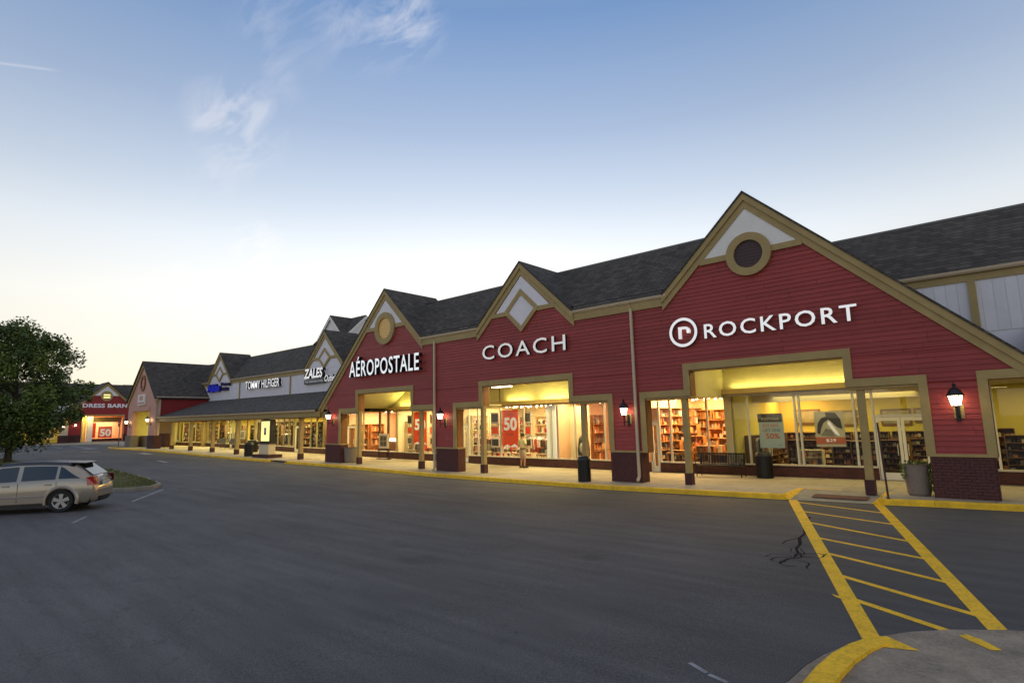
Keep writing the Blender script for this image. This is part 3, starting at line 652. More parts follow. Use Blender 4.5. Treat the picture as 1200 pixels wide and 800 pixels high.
def downspout(root, x, y, z0, z1):
    MB().box(x-.045, x+.045, y-.14, y-.055, z0, z1-.02).build('downspout', 'cream_gutter_paint', root, w=True)
    MB().add([(x-.045, y-.14, z0), (x+.045, y-.14, z0), (x+.045, y-.055, z0), (x-.045, y-.055, z0), (x-.045, y-.26, z0-.12), (x+.045, y-.26, z0-.12), (x+.045, y-.22, z0-.18), (x-.045, y-.22, z0-.18)],
             [(0, 1, 5, 4), (3, 2, 6, 7), (0, 4, 7, 3), (1, 2, 6, 5), (4, 5, 6, 7)]).build('downspout_elbow', 'cream_gutter_paint', root, w=True)
def gutter(root, x0, x1, y, z, w=True):
    MB().add([(x, y+a, z+b) for x in (x0, x1) for a, b in ((0, 0), (-.10, 0), (-.14, .06), (-.15, .13), (0, .13))], [(i, (i+1) % 5, (i+1) % 5+5, i+5) for i in range(5)]+[(0, 1, 2, 3, 4), (9, 8, 7, 6, 5)]).build('gutter', 'cream_gutter_paint', root, w=w)
def storefront(root, x0, x1, mull, y=4.3, zh=3.30, zs=.60, base='purple_brick', frame='alu_frame', doors=(), fw=.035, z0=.14):
    """glazed front: base wall, sill, mullions, one pane per bay; doors=(xa,xb,hinge)"""
    seg = [x0]+list(mull)+[x1]
    bx('head_rail', frame, root, x0, x1, y-.05, y+.05, zh-.05, zh+.03)
    for x in mull: bx('mullion', frame, root, x-fw, x+fw, y-.055, y+.05, zs, zh-.05)
    for a, b in zip(seg, seg[1:]):
        d = [q for q in doors if q[0] <= (a+b)/2 <= q[1]]
        l, r = a+(fw if a != x0 else 0), b-(fw if b != x1 else 0)
        if not d:
            bx('base_wall', base, root, a, b, y-.10, y+.12, z0, zs-.05)
            bx('sill', 'tinted_sill', root, a, b, y-.13, y+.10, zs-.05, zs)
            bx('pane', 'shop_glass', root, l, r, y-.004, y+.004, zs, zh-.05)
        else:
            bx('mullion_foot', frame, root, a-fw, a+fw, y-.056, y+.051, z0, zs)
            dr = bx('transom', frame, root, l, r, y-.045, y+.045, 2.28, 2.36)
            bx('pane', 'shop_glass', root, l, r, y-.004, y+.004, 2.36, zh-.05)
            n = 2 if (r-l) > 1.3 else 1; wd = (r-l)/n
            for i in range(n):
                p, q = l+i*wd+.01, l+(i+1)*wd-.01
                m = MB().box(p, p+.09, y-.03, y+.03, z0+.02, 2.27).box(q-.09, q, y-.03, y+.03, z0+.02, 2.27).box(p+.09, q-.09, y-.03, y+.03, 2.15, 2.27).box(p+.09, q-.09, y-.03, y+.03, z0+.02, z0+.26)
                do = m.build('door', 'white_frame' if frame != 'dark_frame' else 'dark_frame', root, w=True)
                bx('door_pane', 'shop_glass', do, p+.09, q-.09, y-.004, y+.004, z0+.26, 2.15)
                hx = q-.14 if (i == 0 and n == 2) or n == 1 else p+.14
                MB().tube([(hx, y-.03, 1.0), (hx, y-.09, 1.0), (hx, y-.09, 1.35), (hx, y-.03, 1.35)], .015).build('handle', 'alu_frame', do, w=True)
def room(root, x0, x1, wall, y0=4.36, y1=10.0, zc=3.5, left=True, right=True):
    bx('interior_back_wall', wall, root, x0, x1, y1, y1+.1, .1, zc)
    if left: bx('interior_side_wall', wall, root, x0, x0+.08, y0+.06, y1, .1, zc)
    if right: bx('interior_side_wall', wall, root, x1-.08, x1, y0+.06, y1, .1, zc)
    bx('interior_floor', 'shop_floor', root, x0, x1, y0, y1, .05, .155)
    bx('interior_ceiling', 'shop_ceiling', root, x0, x1, y0+.02, y1, zc, zc+.1)
def wz(x, z): return warp(x, z)
def ceiling_lights(root, spots, z, size=(.6, .15), m='fluoro', name='ceiling_light'):
    for x, y in spots: bx(name, m, root, x-size[0], x+size[0], y-size[1], y+size[1], z-.035, z-.003)

WARM = (1, .74, .40); PEACH = (1, .66, .36); YEL = (1, .80, .22); GRN = (.95, .95, .32); NEUT = (1, .88, .62)
# ---- three red gabled shops: shared section of the mansard
def mansard(root, x0, x1, ye, ze, yr, zr, w=True, cuts=(), yc=0):
    xs_ = sorted(set([x0, x1]+[min(max(q, x0), x1) for c in cuts for q in c])); zc_ = ze+(zr-ze)*(yc-ye)/(yr-ye)
    for a, b in zip(xs_, xs_[1:]):
        inc = any(c[0] <= (a+b)/2 <= c[1] for c in cuts)
        if not inc: MB().slab([(a, ye, ze), (b, ye, ze), (b, yc, zc_), (a, yc, zc_)] if cuts else [(a, ye, ze), (b, ye, ze), (b, yr, zr), (a, yr, zr)], .12).build('mansard_roof', 'roof_shingle', root, w=w)
    if cuts: MB().slab([(x0, yc, zc_), (x1, yc, zc_), (x1, yr, zr), (x0, yr, zr)], .12).build('mansard_roof', 'roof_shingle', root, w=w)
    bx('ridge_cap', 'grey_metal', root, x0, x1, yr-.05, yr+.10, zr-.04, zr+.035, w)
    MB().slab([(x0, yr+.1, zr-.01), (x1, yr+.1, zr-.01), (x1, yr+3.0, zr-2.4), (x0, yr+3.0, zr-2.4)], .1).build('rear_roof', 'roof_shingle', root, w=w)
def fascia(root, x0, x1, y, zb=6.50, zt=6.80):
    bx('fascia_board', 'khaki_trim_paint', root, x0, x1, y-.07, y-.001, zb, zt)
    gutter(root, x0, x1, y-.0, zt)

# 1) right shop (round dark window)
R1 = empty('shop_building', 'red clapboard shop with dark round window in its tall gable, nearest the striped crossing', 'shop', (-6, 0, .15), 'red clapboard shops')
poly = [(-10.55, 1.22), (.78, 1.22), (.78, 3.22), (-6.1, 9.80), (-9.23, 6.8), (-10.55, 6.8)]
holes = [(-10.2, -1.92, -1, 3.18), (-8.44, -3.67, 3.0, 4.08), (-.45, 3, -1, 3.20)]
wall_and_boards(R1, poly, holes, 1.22, 9.80, 0, .42, 'red_siding_paint', 'dark_red_wall')
opening_trim(R1, -10.2, -1.92, 1.22, 3.18, .21, thick=.42, top=False)
bx('opening_trim', 'khaki_trim_paint', R1, -10.41, -8.66, -.062, .02, 3.18, 3.41); bx('opening_trim', 'khaki_trim_paint', R1, -3.45, -1.71, -.062, .02, 3.18, 3.41)
for a, b in ((-10.2, -8.45), (-3.66, -1.92)): bx('soffit_board', 'khaki_trim_paint', R1, a, b, .0, .6, 3.10, 3.176)
opening_trim(R1, -8.44, -3.67, 3.18, 4.08, .22)
bx('opening_trim', 'khaki_trim_paint', R1, -.66, -.45, -.058, .02, 1.22, 3.20); bx('opening_trim', 'khaki_trim_paint', R1, -.66, .9, -.062, .02, 3.20, 3.43)
bx('reveal', 'brown_reveal_paint', R1, -.48, -.44, .02, .45, 1.22, 3.2)
brickwork(R1, -1.84, -.52, -.05, .46, .12, 1.22); bx('brick_cap', 'khaki_trim_paint', R1, -1.88, -.48, -.09, .48, 1.222, 1.30)
bx('pier_core', 'dark_red_wall', R1, -1.90, -.47, .01, .44, 1.30, 3.1)
gable_trim(R1, -6.1, 9.93, -9.27, 1.35, 0)
gable_roof(R1, -6.1, 9.93, -9.27, 1.38, 0, 1.9, hip=1.4, ye=4.4)
fascia(R1, -10.56, -9.1, 0)
bx('band_board', 'khaki_trim_paint', R1, -7.76, -6.78, -.085, -.001, 7.70, 7.90); bx('band_board', 'khaki_trim_paint', R1, -5.38, -4.44, -.085, -.001, 7.70, 7.90)
MB().prism([(-7.62, 7.9), (-4.58, 7.9), (-6.1, 9.355)], -.045, -.001).build('gable_panel', 'white_gable_paint', R1, w=True)
round_window(R1, -6.08, 7.76, .73, .47, 0, 'dark_window')
column(R1, -8.74); column(R1, -3.33)
downspout(R1, -10.56, 0, .38, 6.62)
# right-hand low wing belongs to the next building; here the storefront behind the portico
storefront(R1, -12.3, -1.9, [-11.9, -11.36, -9.70, -8.02, -6.27, -6.11, -4.32, -3.74, -2.2], doors=[(-12.3, -11.9), (-3.74, -2.2)])
bx('upper_storefront_wall', 'cream_siding_paint', R1, -11.0, -1.2, 4.24, 4.42, 3.33, 5.0)
sb = MB()
for k in range(8): sb.add([(-8.9, 4.215, 3.5+.13*k), (-3.2, 4.215, 3.5+.13*k), (-3.2, 4.236, 3.63+.13*k), (-8.9, 4.236, 3.63+.13*k), (-8.9, 4.238, 3.5+.13*k), (-3.2, 4.238, 3.5+.13*k)], [(0, 1, 2, 3), (0, 4, 5, 1)])
sb.build('cream_siding_boards', 'cream_siding_paint', R1, w=True, kind='stuff')
bx('header_ledge', 'khaki_trim_paint', R1, -12.2, -1.7, 4.0, 4.238, 3.33, 3.46); bx('ledge_lip', 'khaki_trim_paint', R1, -12.2, -1.7, 3.975, 3.999, 3.34, 3.53)
bx('portico_ceiling', 'cream_siding_paint', R1, -8.9, -3.2, .43, 4.22, 4.7, 4.8)
bx('portico_side', 'cream_siding_paint', R1, -9.0, -8.9, .42, 4.22, 3.2, 4.8); bx('portico_side', 'cream_siding_paint', R1, -3.2, -3.1, .42, 4.22, 3.2, 4.8)
bx('low_soffit', 'cream_siding_paint', R1, -10.9, -9.0, .43, 4.22, 3.22, 3.3); bx('low_soffit', 'cream_siding_paint', R1, -3.1, 2.6, .43, 4.22, 3.22, 3.3)
ceiling_lights(R1, [(-8.0, 4.09), (-6.05, 4.09), (-4.1, 4.09)], 3.50, (.55, .03), 'strip_yellow', 'uplight')
area('uplight_lamp', (-6.05, 4.08, wz(-6, 3.55)), 5.0, .08, 34, (1, .85, .28), (math.pi, 0, 0))
area('portico_lamp', (-6.05, 2.4, 4.62), 4.2, 1.0, 70, (1, .80, .36)); area('portico_lamp', (-1.3, 2.4, 3.18), 2.4, .5, 26, (1, .84, .4))
# rooms: gift shop on the left, shoe shop on the right
RC = (-12.6, -8.62)
room(R1, -12.6, -8.75, 'shop_wall_peach', y1=9.5); room(R1, -8.67, -1.85, 'shop_wall_yellow', y1=10.5)
bx('partition', 'shop_wall_cream', R1, -9.0, -8.70, 4.37, 4.9, .155, 3.3)
area('shop_lamp', (-11.0, 6.2, 3.4), 2.8, 2.6, 420, (1, .70, .34)); area('shop_lamp', (-10.4, 8.6, 3.4), 3, 1.2, 150, (1, .66, .28))
area('shop_lamp', (-5.2, 7.6, 3.2), 5, 3.0, 130, (1, .86, .30)); area('shop_lamp', (-7.6, 9.4, 3.3), 1.6, 1.2, 80, (1, .55, .15))

# 2) middle shop
R2 = empty('shop_building', 'red clapboard shop with diamond panel in its small middle gable', 'shop', (-16, 0, .08), 'red clapboard shops')
poly = [(-21.88, 1.22), (-10.57, 1.22), (-10.57, 6.8), (-13.15, 6.8), (-16.05, 9.5), (-18.95, 6.8), (-21.88, 6.8)]
holes = [(-20.38, -11.80, -1, 3.18), (-18.6, -13.63, 3.0, 4.12)]
wall_and_boards(R2, poly, holes, 1.22, 9.5, 0, .42, 'red_siding_paint', 'dark_red_wall')
opening_trim(R2, -20.38, -11.80, 1.22, 3.18, .22, top=False)
bx('opening_trim', 'khaki_trim_paint', R2, -20.60, -18.82, -.062, .02, 3.18, 3.43); bx('opening_trim', 'khaki_trim_paint', R2, -13.41, -11.58, -.062, .02, 3.18, 3.43)
for a, b in ((-20.38, -18.61), (-13.62, -11.80)): bx('soffit_board', 'khaki_trim_paint', R2, a, b, .0, .6, 3.10, 3.176)
opening_trim(R2, -18.6, -13.63, 3.18, 4.12, .22)
brickwork(R2, -21.85, -20.28, -.05, .46, .0, 1.22); brickwork(R2, -11.75, -10.47, -.05, .5, .0, 1.22)
bx('brick_cap', 'khaki_trim_paint', R2, -21.88, -20.24, -.09, .48, 1.222, 1.29); bx('brick_cap', 'khaki_trim_paint', R2, -11.78, -10.44, -.09, .52, 1.222, 1.29)
bx('pier_core', 'dark_red_wall', R2, -21.84, -20.40, .01, .44, 1.30, 3.1); bx('pier_core', 'dark_red_wall', R2, -11.77, -10.46+.2, .01, .44, 1.30, 3.1)
gable_trim(R2, -16.05, 9.60, -18.87, -13.23, 0, k=.62)
gable_roof(R2, -16.05, 9.60, -18.87, -13.23, 0, 2.9)
fascia(R2, -21.9, -18.72, 0); fascia(R2, -13.38, -10.57, 0)
MB().prism([(-17.62, 7.42), (-14.48, 7.42), (-16.05, 8.95)], -.045, -.001).build('gable_panel', 'white_panel_paint', R2, w=True)
bx('band_board', 'khaki_trim_paint', R2, -17.9, -16.95, -.085, -.001, 7.22, 7.42); bx('band_board', 'khaki_trim_paint', R2, -15.15, -14.2, -.085, -.001, 7.22, 7.42)
diamond(R2, -16.07, 7.37, 1.02, .98, -.0, .26)
column(R2, -18.72); column(R2, -13.05)
downspout(R2, -21.92, 0, .30, 6.62)
storefront(R2, -24.45, -12.45, [-23.95, -23.2, -21.44, -19.75, -17.94, -16.44, -14.7, -14.1], doors=[(-24.45, -23.95)], frame='alu_frame')
bx('upper_storefront_wall', 'cream_siding_paint', R2, -21.4, -11.05, 4.24, 4.42, 3.33, 5.0)
sb = MB()
for k in range(8): sb.add([(-21.2, 4.215, 3.5+.13*k), (-13.2, 4.215, 3.5+.13*k), (-13.2, 4.236, 3.63+.13*k), (-21.2, 4.236, 3.63+.13*k), (-21.2, 4.238, 3.5+.13*k), (-13.2, 4.238, 3.5+.13*k)], [(0, 1, 2, 3), (0, 4, 5, 1)])
sb.build('cream_siding_boards', 'cream_siding_paint', R2, w=True, kind='stuff')
bx('header_ledge', 'khaki_trim_paint', R2, -24.4, -12.25, 4.0, 4.238, 3.33, 3.46); bx('ledge_lip', 'khaki_trim_paint', R2, -24.4, -12.25, 3.975, 3.999, 3.34, 3.53)
bx('portico_ceiling', 'cream_siding_paint', R2, -21.2, -13.1, .43, 4.22, 4.7, 4.8)
bx('low_soffit', 'cream_siding_paint', R2, -13.1, -11.0, .43, 4.22, 3.22, 3.3); bx('low_soffit', 'cream_siding_paint', R2, -20.4, -18.7, .43, 1.4, 3.22, 3.3)
bx('portico_side', 'cream_siding_paint', R2, -13.2, -13.1, .42, 4.22, 3.3, 4.8)
bx('portico_lamp_tray', 'fluoro', R2, -18.5, -17.4, .5, .75, 4.06, 4.10)
ceiling_lights(R2, [(-19.2, 4.09), (-17.3, 4.09), (-14.6, 4.09)], 3.50, (.55, .03), 'strip_yellow', 'uplight')
for x in (-20, -17.6, -14.6): area('uplight_lamp', (x, 4.05, wz(x, 3.54)), 1.6, .08, 26, (1, .86, .26), (math.pi, 0, 0))
area('portico_lamp', (-16.6, 2.4, 4.62), 5.5, 1.0, 190, (1, .83, .36))
room(R2, -24.6, -17.85, 'shop_wall_cream', y1=9.5); room(R2, -17.78, -12.7, 'shop_wall_peach', y1=9.0)
bx('partition', 'poster_white', R2, -18.3, -17.70, 4.37, 4.6, .155, 3.25)
bx('display_backdrop', 'shop_wall_cream', R2, -17.7, -16.5, 5.6, 5.7, .155, 3.2)
area('shop_lamp', (-21.2, 6.3, 3.4), 5, 3, 520, (1, .76, .40)); area('shop_lamp', (-16.6, 5.0, 3.4), 1.6, .7, 75, (1, .80, .42)); area('shop_lamp', (-14.2, 7, 3.4), 2.4, 2.4, 260, PEACH)

# 3) left shop (round amber window)
R3 = empty('shop_building', 'red clapboard shop with glowing amber round window in its tall gable', 'shop', (-27, 0, .1), 'red clapboard shops')
poly = [(-32.2, 1.22), (-21.91, 1.22), (-21.91, 6.8), (-22.9, 6.8), (-26.2, 9.97), (-32.2, 4.23)]
holes = [(-30.58, -22.15, -1, 3.16), (-28.82, -23.90, 3.0, 4.22)]
wall_and_boards(R3, poly, holes, 1.22, 9.97, 0, .42, 'red_siding_paint', 'dark_red_wall')
MB().prism([(-32.2, 4.2), (-33.0, 3.42), (-32.2, 3.42)], .0, .3).build('eave_return', 'khaki_trim_paint', R3, w=True)
opening_trim(R3, -30.58, -22.15, 1.22, 3.16, .22, top=False, right=False)
bx('opening_trim', 'khaki_trim_paint', R3, -30.80, -29.04, -.062, .02, 3.16, 3.41); bx('opening_trim', 'khaki_trim_paint', R3, -23.68, -22.0, -.062, .02, 3.16, 3.41)
for a, b in ((-30.58, -28.83), (-23.89, -22.1)): bx('soffit_board', 'khaki_trim_paint', R3, a, b, .0, .6, 3.08, 3.156)
opening_trim(R3, -28.82, -23.90, 3.16, 4.22, .22)
brickwork(R3, -32.22, -30.50, -.05, .46, .06, 1.22); bx('brick_cap', 'khaki_trim_paint', R3, -32.25, -30.46, -.09, .48, 1.222, 1.29)
bx('pier_core', 'dark_red_wall', R3, -32.18, -30.60, .01, .44, 1.30, 3.1)
gable_trim(R3, -26.2, 10.08, -33.3, -22.93, 0, k=.62)
gable_roof(R3, -26.2, 10.08, -33.32, -22.93, 0, 3.75)
fascia(R3, -23.05, -21.91, 0)
MB().prism([(-27.75, 7.97), (-24.65, 7.97), (-26.2, 9.44)], -.045, -.001).build('gable_panel', 'white_panel_paint', R3, w=True)
bx('band_board', 'khaki_trim_paint', R3, -27.95, -27.05, -.085, -.001, 7.75, 7.97); bx('band_board', 'khaki_trim_paint', R3, -25.31, -24.4, -.085, -.001, 7.75, 7.97)
round_window(R3, -26.18, 7.80, .92, .60, 0, 'amber_window')
column(R3, -28.85); column(R3, -23.22)
storefront(R3, -36.6, -24.6, [-35.5, -34.6, -32.63, -31.67, -30.77, -29.17, -27.19, -26.7], doors=[(-36.6, -35.5)], frame='green_frame')
for x in (-32.63, -31.67): bx('dark_mullion', 'dark_frame', R3, x-.07, x+.07, 4.2, 4.24, .2, 3.25)
bx('upper_storefront_wall', 'cream_siding_paint', R3, -33.0, -21.5, 4.24, 4.42, 3.33, 5.0)
sb = MB()
for k in range(9): sb.add([(-32, 4.215, 3.5+.13*k), (-21.5, 4.215, 3.5+.13*k), (-21.5, 4.236, 3.63+.13*k), (-32, 4.236, 3.63+.13*k), (-32, 4.238, 3.5+.13*k), (-21.5, 4.238, 3.5+.13*k)], [(0, 1, 2, 3), (0, 4, 5, 1)])
sb.build('cream_siding_boards', 'cream_siding_paint', R3, w=True, kind='stuff')
bx('header_ledge', 'khaki_trim_paint', R3, -36.0, -22.4, 4.0, 4.238, 3.33, 3.46); bx('ledge_lip', 'khaki_trim_paint', R3, -36.0, -22.4, 3.975, 3.999, 3.34, 3.53)
MB().slab([(-29.5, .43, 4.75), (-29.5, 4.2, 4.75), (-31.5, 4.2, 3.5), (-31.5, .43, 3.5)], .06).build('sloping_ceiling', 'cream_siding_paint', R3, w=True)
bx('portico_ceiling', 'cream_siding_paint', R3, -29.5, -21.5, .43, 4.22, 4.7, 4.8)
bx('low_soffit', 'cream_siding_paint', R3, -23.7, -21.2, .43, 4.22, 3.22, 3.3); bx('low_soffit', 'cream_siding_paint', R3, -33, -31.2, .43, 4.22, 3.24, 3.3)
ceiling_lights(R3, [(-28.4, 4.09), (-26.3, 4.09)], 3.50, (.55, .03), 'strip_yellow', 'uplight')
for x in (-29.5, -26.8): area('uplight_lamp', (x, 4.05, wz(x, 3.54)), 1.6, .08, 24, (1, .86, .24), (math.pi, 0, 0))
area('portico_lamp', (-26.4, 2.4, 4.62), 5.5, 1.0, 190, (1, .82, .34))
room(R3, -36.7, -31.0, 'shop_wall_peach', y1=9.0); room(R3, -30.95, -24.65, 'shop_wall_cream', y1=6.6)
area('shop_lamp', (-34, 6.3, 3.4), 4, 2.5, 420, PEACH); area('shop_lamp', (-28, 5.5, 3.4), 4.5, 1.2, 260, (1, .78, .42))
bx('shop_counter', 'wood_brown', R3, -35.0, -31.3, 6.0, 6.6, .155, 1.15); bx('counter_top_display', 'fluoro', R3, -34.3, -32.2, 6.02, 6.4, 1.16, 1.34)
mansard(R2, -27.5, -6.6, -.16, 6.93, 2.45, 9.45, cuts=[(-27.6, -22.95), (-18.85, -13.25), (-9.27, -6.5)], yc=.03)

# 4) right wing
R4 = empty('wing_building', 'white board upper wall and long dark mansard roof beyond the right gable', 'shop building', (3, 4.3, .15))
mansard(R4, -4.9, 9, 4.14, 6.93, 6.8, 9.44)
bx('wall', 'white_panel_paint', R4, -5.5, 9, 4.32, 4.6, 3.3, 6.85)
x = -4.6
while x < 3.4:
    bx('wall_board', 'white_board_paint', R4, x, x+.292, 4.298, 4.319, 4.9, 6.6); x += .30
bx('frieze_board', 'khaki_trim_paint', R4, -5.0, 9, 4.26, 4.319, 6.58, 6.82); gutter(R4, -5.0, 9, 4.27, 6.82)
bx('corner_board', 'khaki_trim_paint', R4, -.72, -.52, 4.20, 4.297, 4.8, 6.58)
MB().slab([(.6, -.35, 3.44), (9, -.35, 3.44), (9, 4.31, 5.0), (.6, 4.31, 5.0)], .12).build('shed_roof', 'roof_shingle', R4, w=True)
bx('shed_fascia', 'khaki_trim_paint', R4, 1.4, 9, -.30, -.2, 3.0, 3.30)
storefront(R4, -1.85, 8, [-.52, 1.6, 3.2], doors=(), frame='white_frame')
room(R4, -1.84, 8, 'shop_wall_yellow', y1=9.5)
column(R4, 3.2)
area('shop_lamp', (.8, 6.8, 3.4), 3, 2.5, 90, (1, .80, .30))
bx('rear_wall', 'dark_red_wall', R4, -36, 9, 12, 12.2, .1, 6.9); bx('flat_roof', 'grey_metal', R4, -36, 9, 4.7, 12, 6.6, 6.8)
bx('rear_wall', 'dark_red_wall', R4, 8.9, 9, -.2, 12, .1, 6.8)

# 5) white upper wall with two small gables and the long arcade
R5 = empty('arcade_building', 'white upper wall with two diamond gables above a long columned arcade', 'shop building', (-48, 4.3, .5))
A0, A1 = -70.5, -30.5
mansard(R5, -72.5, -23.5, 4.14, 6.93, 6.85, 9.5, cuts=[(-62.9, -56.9), (-42.95, -37.0)], yc=4.33)
bx('wall', 'white_panel_paint', R5, A0, -24, 4.30, 4.5, 3.3, 6.85)
vb = MB(); x = A0
while x < -33: vb.box(x, x+.285, 4.288, 4.299, 4.9, 6.55); x += .30
vb.build('wall_boards', 'white_panel_paint', R5, w=True, kind='stuff')
for a, b in ((A0, -62.6), (-57.2, -42.8)):
    bx('frieze_board', 'khaki_trim_paint', R5, a, b, 4.22, 4.297, 6.54, 6.80); gutter(R5, a, b, 4.24, 6.80)
for x in (-65.2, -55.1, -45.3): bx('wall_trim', 'khaki_trim_paint', R5, x-.06, x+.06, 4.2, 4.287, 4.9, 6.54)
for cx in (-39.98, -59.9):
    MB().prism([(cx-3.0, 6.8), (cx+3.0, 6.8), (cx, 9.68)], 4.28, 4.5).build('gable_wall', 'white_panel_paint', R5, w=True)
    gable_trim(R5, cx, 9.80, cx-3.0, cx+3.0, 4.28, k=.60)
    gable_roof(R5, cx, 9.80, cx-3.0, cx+3.0, 4.28, 7.2)
    diamond(R5, cx, 7.60, .92, .80, 4.28, .28)
    bx('band_board', 'khaki_trim_paint', R5, cx-1.75, cx-.80, 4.20, 4.279, 7.50, 7.70); bx('band_board', 'khaki_trim_paint', R5, cx+.80, cx+1.75, 4.20, 4.279, 7.50, 7.70)
MB().slab([(-62.45, -.35, 3.44), (-33.1, -.35, 3.44), (-33.1, 4.29, 5.0), (-62.45, 4.29, 5.0)], .12).build('shed_roof', 'roof_shingle', R5, w=True)
bx('shed_fascia', 'khaki_trim_paint', R5, -62.4, -32.75, -.30, -.16, 2.95, 3.28); gutter(R5, -62.4, -33.1, -.30, 3.27)
bx('arcade_beam', 'khaki_trim_paint', R5, -62.4, -32.3, .0, .28, 2.9, 3.25)
bx('arcade_ceiling', 'cream_siding_paint', R5, -62.4, -31.2, .29, 4.24, 3.24, 3.30)
bx('arcade_beam', 'dark_red_wall', R5, -37, -32.3, 1.2, 1.4, 3.0, 3.24)
for x in (-35.62, -40.6, -45.44, -50.12, -54.92, -59.59): column(R5, x, z1=2.95, s=.12)
storefront(R5, -70.9, -36.7, [-69.2, -67.4, -65.6, -63.9, -62.3, -60.9, -59.6, -57.7, -56.9, -56.2, -54.6, -53.2, -51.3, -50.2, -48.65, -47.2, -46.2, -45.3, -44.3, -43.4, -41.8, -40.9, -39.9, -38.2], doors=[(-56.9, -56.2), (-44.3, -43.4), (-50.2, -48.65)], zh=3.2, frame='green_frame')
room(R5, -70.8, -52.0, 'shop_wall_yellow', y1=9, zc=3.25); room(R5, -51.9, -44.8, 'shop_wall_cream', y1=9, zc=3.25); room(R5, -44.7, -36.8, 'shop_wall_yellow', y1=8.5, zc=3.25)
area('shop_lamp', (-66, 6, wz(-66, 3.1)), 7, 2, 480, (1, .84, .36)); area('shop_lamp', (-57, 6, wz(-57, 3.1)), 8, 2, 620, (1, .84, .36)); area('shop_lamp', (-48.3, 6, wz(-48, 3.1)), 5, 2, 480, (1, .82, .40)); area('shop_lamp', (-40.7, 6, wz(-40, 3.1)), 6, 2, 560, (1, .74, .28))
ceiling_lights(R5, [(x, 2.3) for x in (-60, -57, -52.5, -49, -45, -42, -38.3, -34.6)], 3.235, (.75, .2))
for x in (-58, -50, -42, -35.5): area('arcade_lamp', (x, 2.3, wz(x, 3.16)), 6, .6, 110, (1, .82, .34))
# small white lantern tower with crossed gables on the roof behind
T = empty('roof_tower', 'small white roof tower with crossed gables behind the jeweller gable', 'tower', (-43.9, 9.15, 9))
cx, cy, a, zt = -43.9, 9.15, 2.2, 11.88
bx('tower_wall', 'white_panel_paint', T, cx-a+.15, cx+a-.15, cy-a+.15, cy+a-.15, 6.7, zt-a*SL)
for ax in (0, 1):
    def P(u, v, z): return (cx+u, cy+v, z) if ax == 0 else (cx+v, cy+u, z)
    for s in (-1, 1):
        MB().slab([P(0, -a, zt+.02*ax), P(s*(a+.3), -a, zt-(a+.3)*SL+.02*ax), P(s*(a+.3), a, zt-(a+.3)*SL+.02*ax), P(0, a, zt+.02*ax)], .1).build('tower_roof', 'roof_shingle', T, w=True)
    for s in (-1, 1):
        m = MB(); m.add([P(0, s*(a-.12), zt-.12), P(a-.05, s*(a-.12), zt-a*SL-.1), P(-a+.05, s*(a-.12), zt-a*SL-.1)], [(0, 1, 2)]); m.build('tower_gable', 'white_gable_paint', T, w=True)
        for q in (-1, 1):
            MB().add([P(0, s*(a+.01), zt-.06), P(q*(a+.2), s*(a+.01), zt-(a+.2)*SL-.06), P(q*(a+.2), s*(a+.01), zt-(a+.2)*SL-.36), P(0, s*(a+.01), zt-.38)], [(0, 1, 2, 3)]).build('tower_rake', 'white_gable_paint', T, w=True)
bx('tower_belt', 'khaki_trim_paint', T, cx-a-.02, cx+a+.02, cy-a-.02, cy+a+.02, zt-a*SL-.5, zt-a*SL-.38)

# 6) salmon gabled passage building
R6 = empty('gable_building', 'salmon gabled entrance building with stone and brick piers at the far pavement end', 'building', (-66.8, -.5, .7))
def w6(x, z): return (x, z)
poly = [(-71.2, .6), (-62.5, .6), (-62.5, 5.6), (-66.8, 9.35), (-71.2, 5.3)]
wb = MB()
for c in courses(poly, [(-69.6, -64.4, 0, 4.4)], .6, 9.35, .5): wb.prism([(c[0], c[4]), (c[1], c[4]), (c[3], c[5]), (c[2], c[5])], -.5, -.1)
wb.build('wall', 'salmon_paint', R6)
def bz(name, m, *a): return MB().box(*a).build(name, m, R6)
for s, xe in ((-1, -71.5), (1, -62.2)):
    ze = 9.5-.87*abs(xe+66.8)
    MB().prism([(-66.8, 9.5), (xe, ze), (xe, ze-.5), (-66.8, 8.95)], -.62, -.501).build('rake_board', 'khaki_trim_paint', R6)
    MB().slab([(-66.8, -.75, 9.53), (xe, -.75, ze+.03), (xe, 6.6, ze+.03), (-66.8, 6.6, 9.53)], .1).build('gable_roof', 'roof_shingle', R6)
n = 28; v = []
for d in (-.6, -.501):
    for rr in (.72, .5):
        for i in range(n): t = 2*math.pi*i/n; v.append((-66.8+rr*math.cos(t), d, 7.25+rr*1.15*math.sin(t)))
f = []
for i in range(n):
    j = (i+1) % n; f += [(i, j, n+j, n+i), (i, 2*n+i, 2*n+j, j), (n+i, n+j, 3*n+j, 3*n+i)]
MB().add(v, f).build('round_trim', 'brown_reveal_paint', R6)
bz('opening_trim', 'salmon_paint', -69.85, -64.15, -.56, -.499, 4.4, 4.75)
bz('brick_pier', 'purple_brick', -64.2, -62.4, -.6, .1, .55, 1.95); bz('brick_pier', 'stone_wall', -71.4, -69.5, -.6, .1, .55, 1.95)
bz('low_stone_wall', 'stone_wall', -71.0, -67.4, .6, 1.0, .55, 1.9); bz('low_brick_wall', 'purple_brick', -67.4, -65.4, 1.4, 1.8, .55, 2.1)
bz('side_wall', 'dark_red_wall', -62.9, -62.5, -.1, 4.3, 3.2, 5.75)
MB().box(-62.50, -62.42, -.3, -.12, .7, 5.6).build('downspout', 'cream_gutter_paint', R6)
bz('side_gutter', 'cream_gutter_paint', -62.5, -62.3, -.5, 4.3, 5.55, 5.70)
bz('side_pillar', 'khaki_trim_paint', -62.9, -62.5, 3.9, 4.3, .6, 3.3)
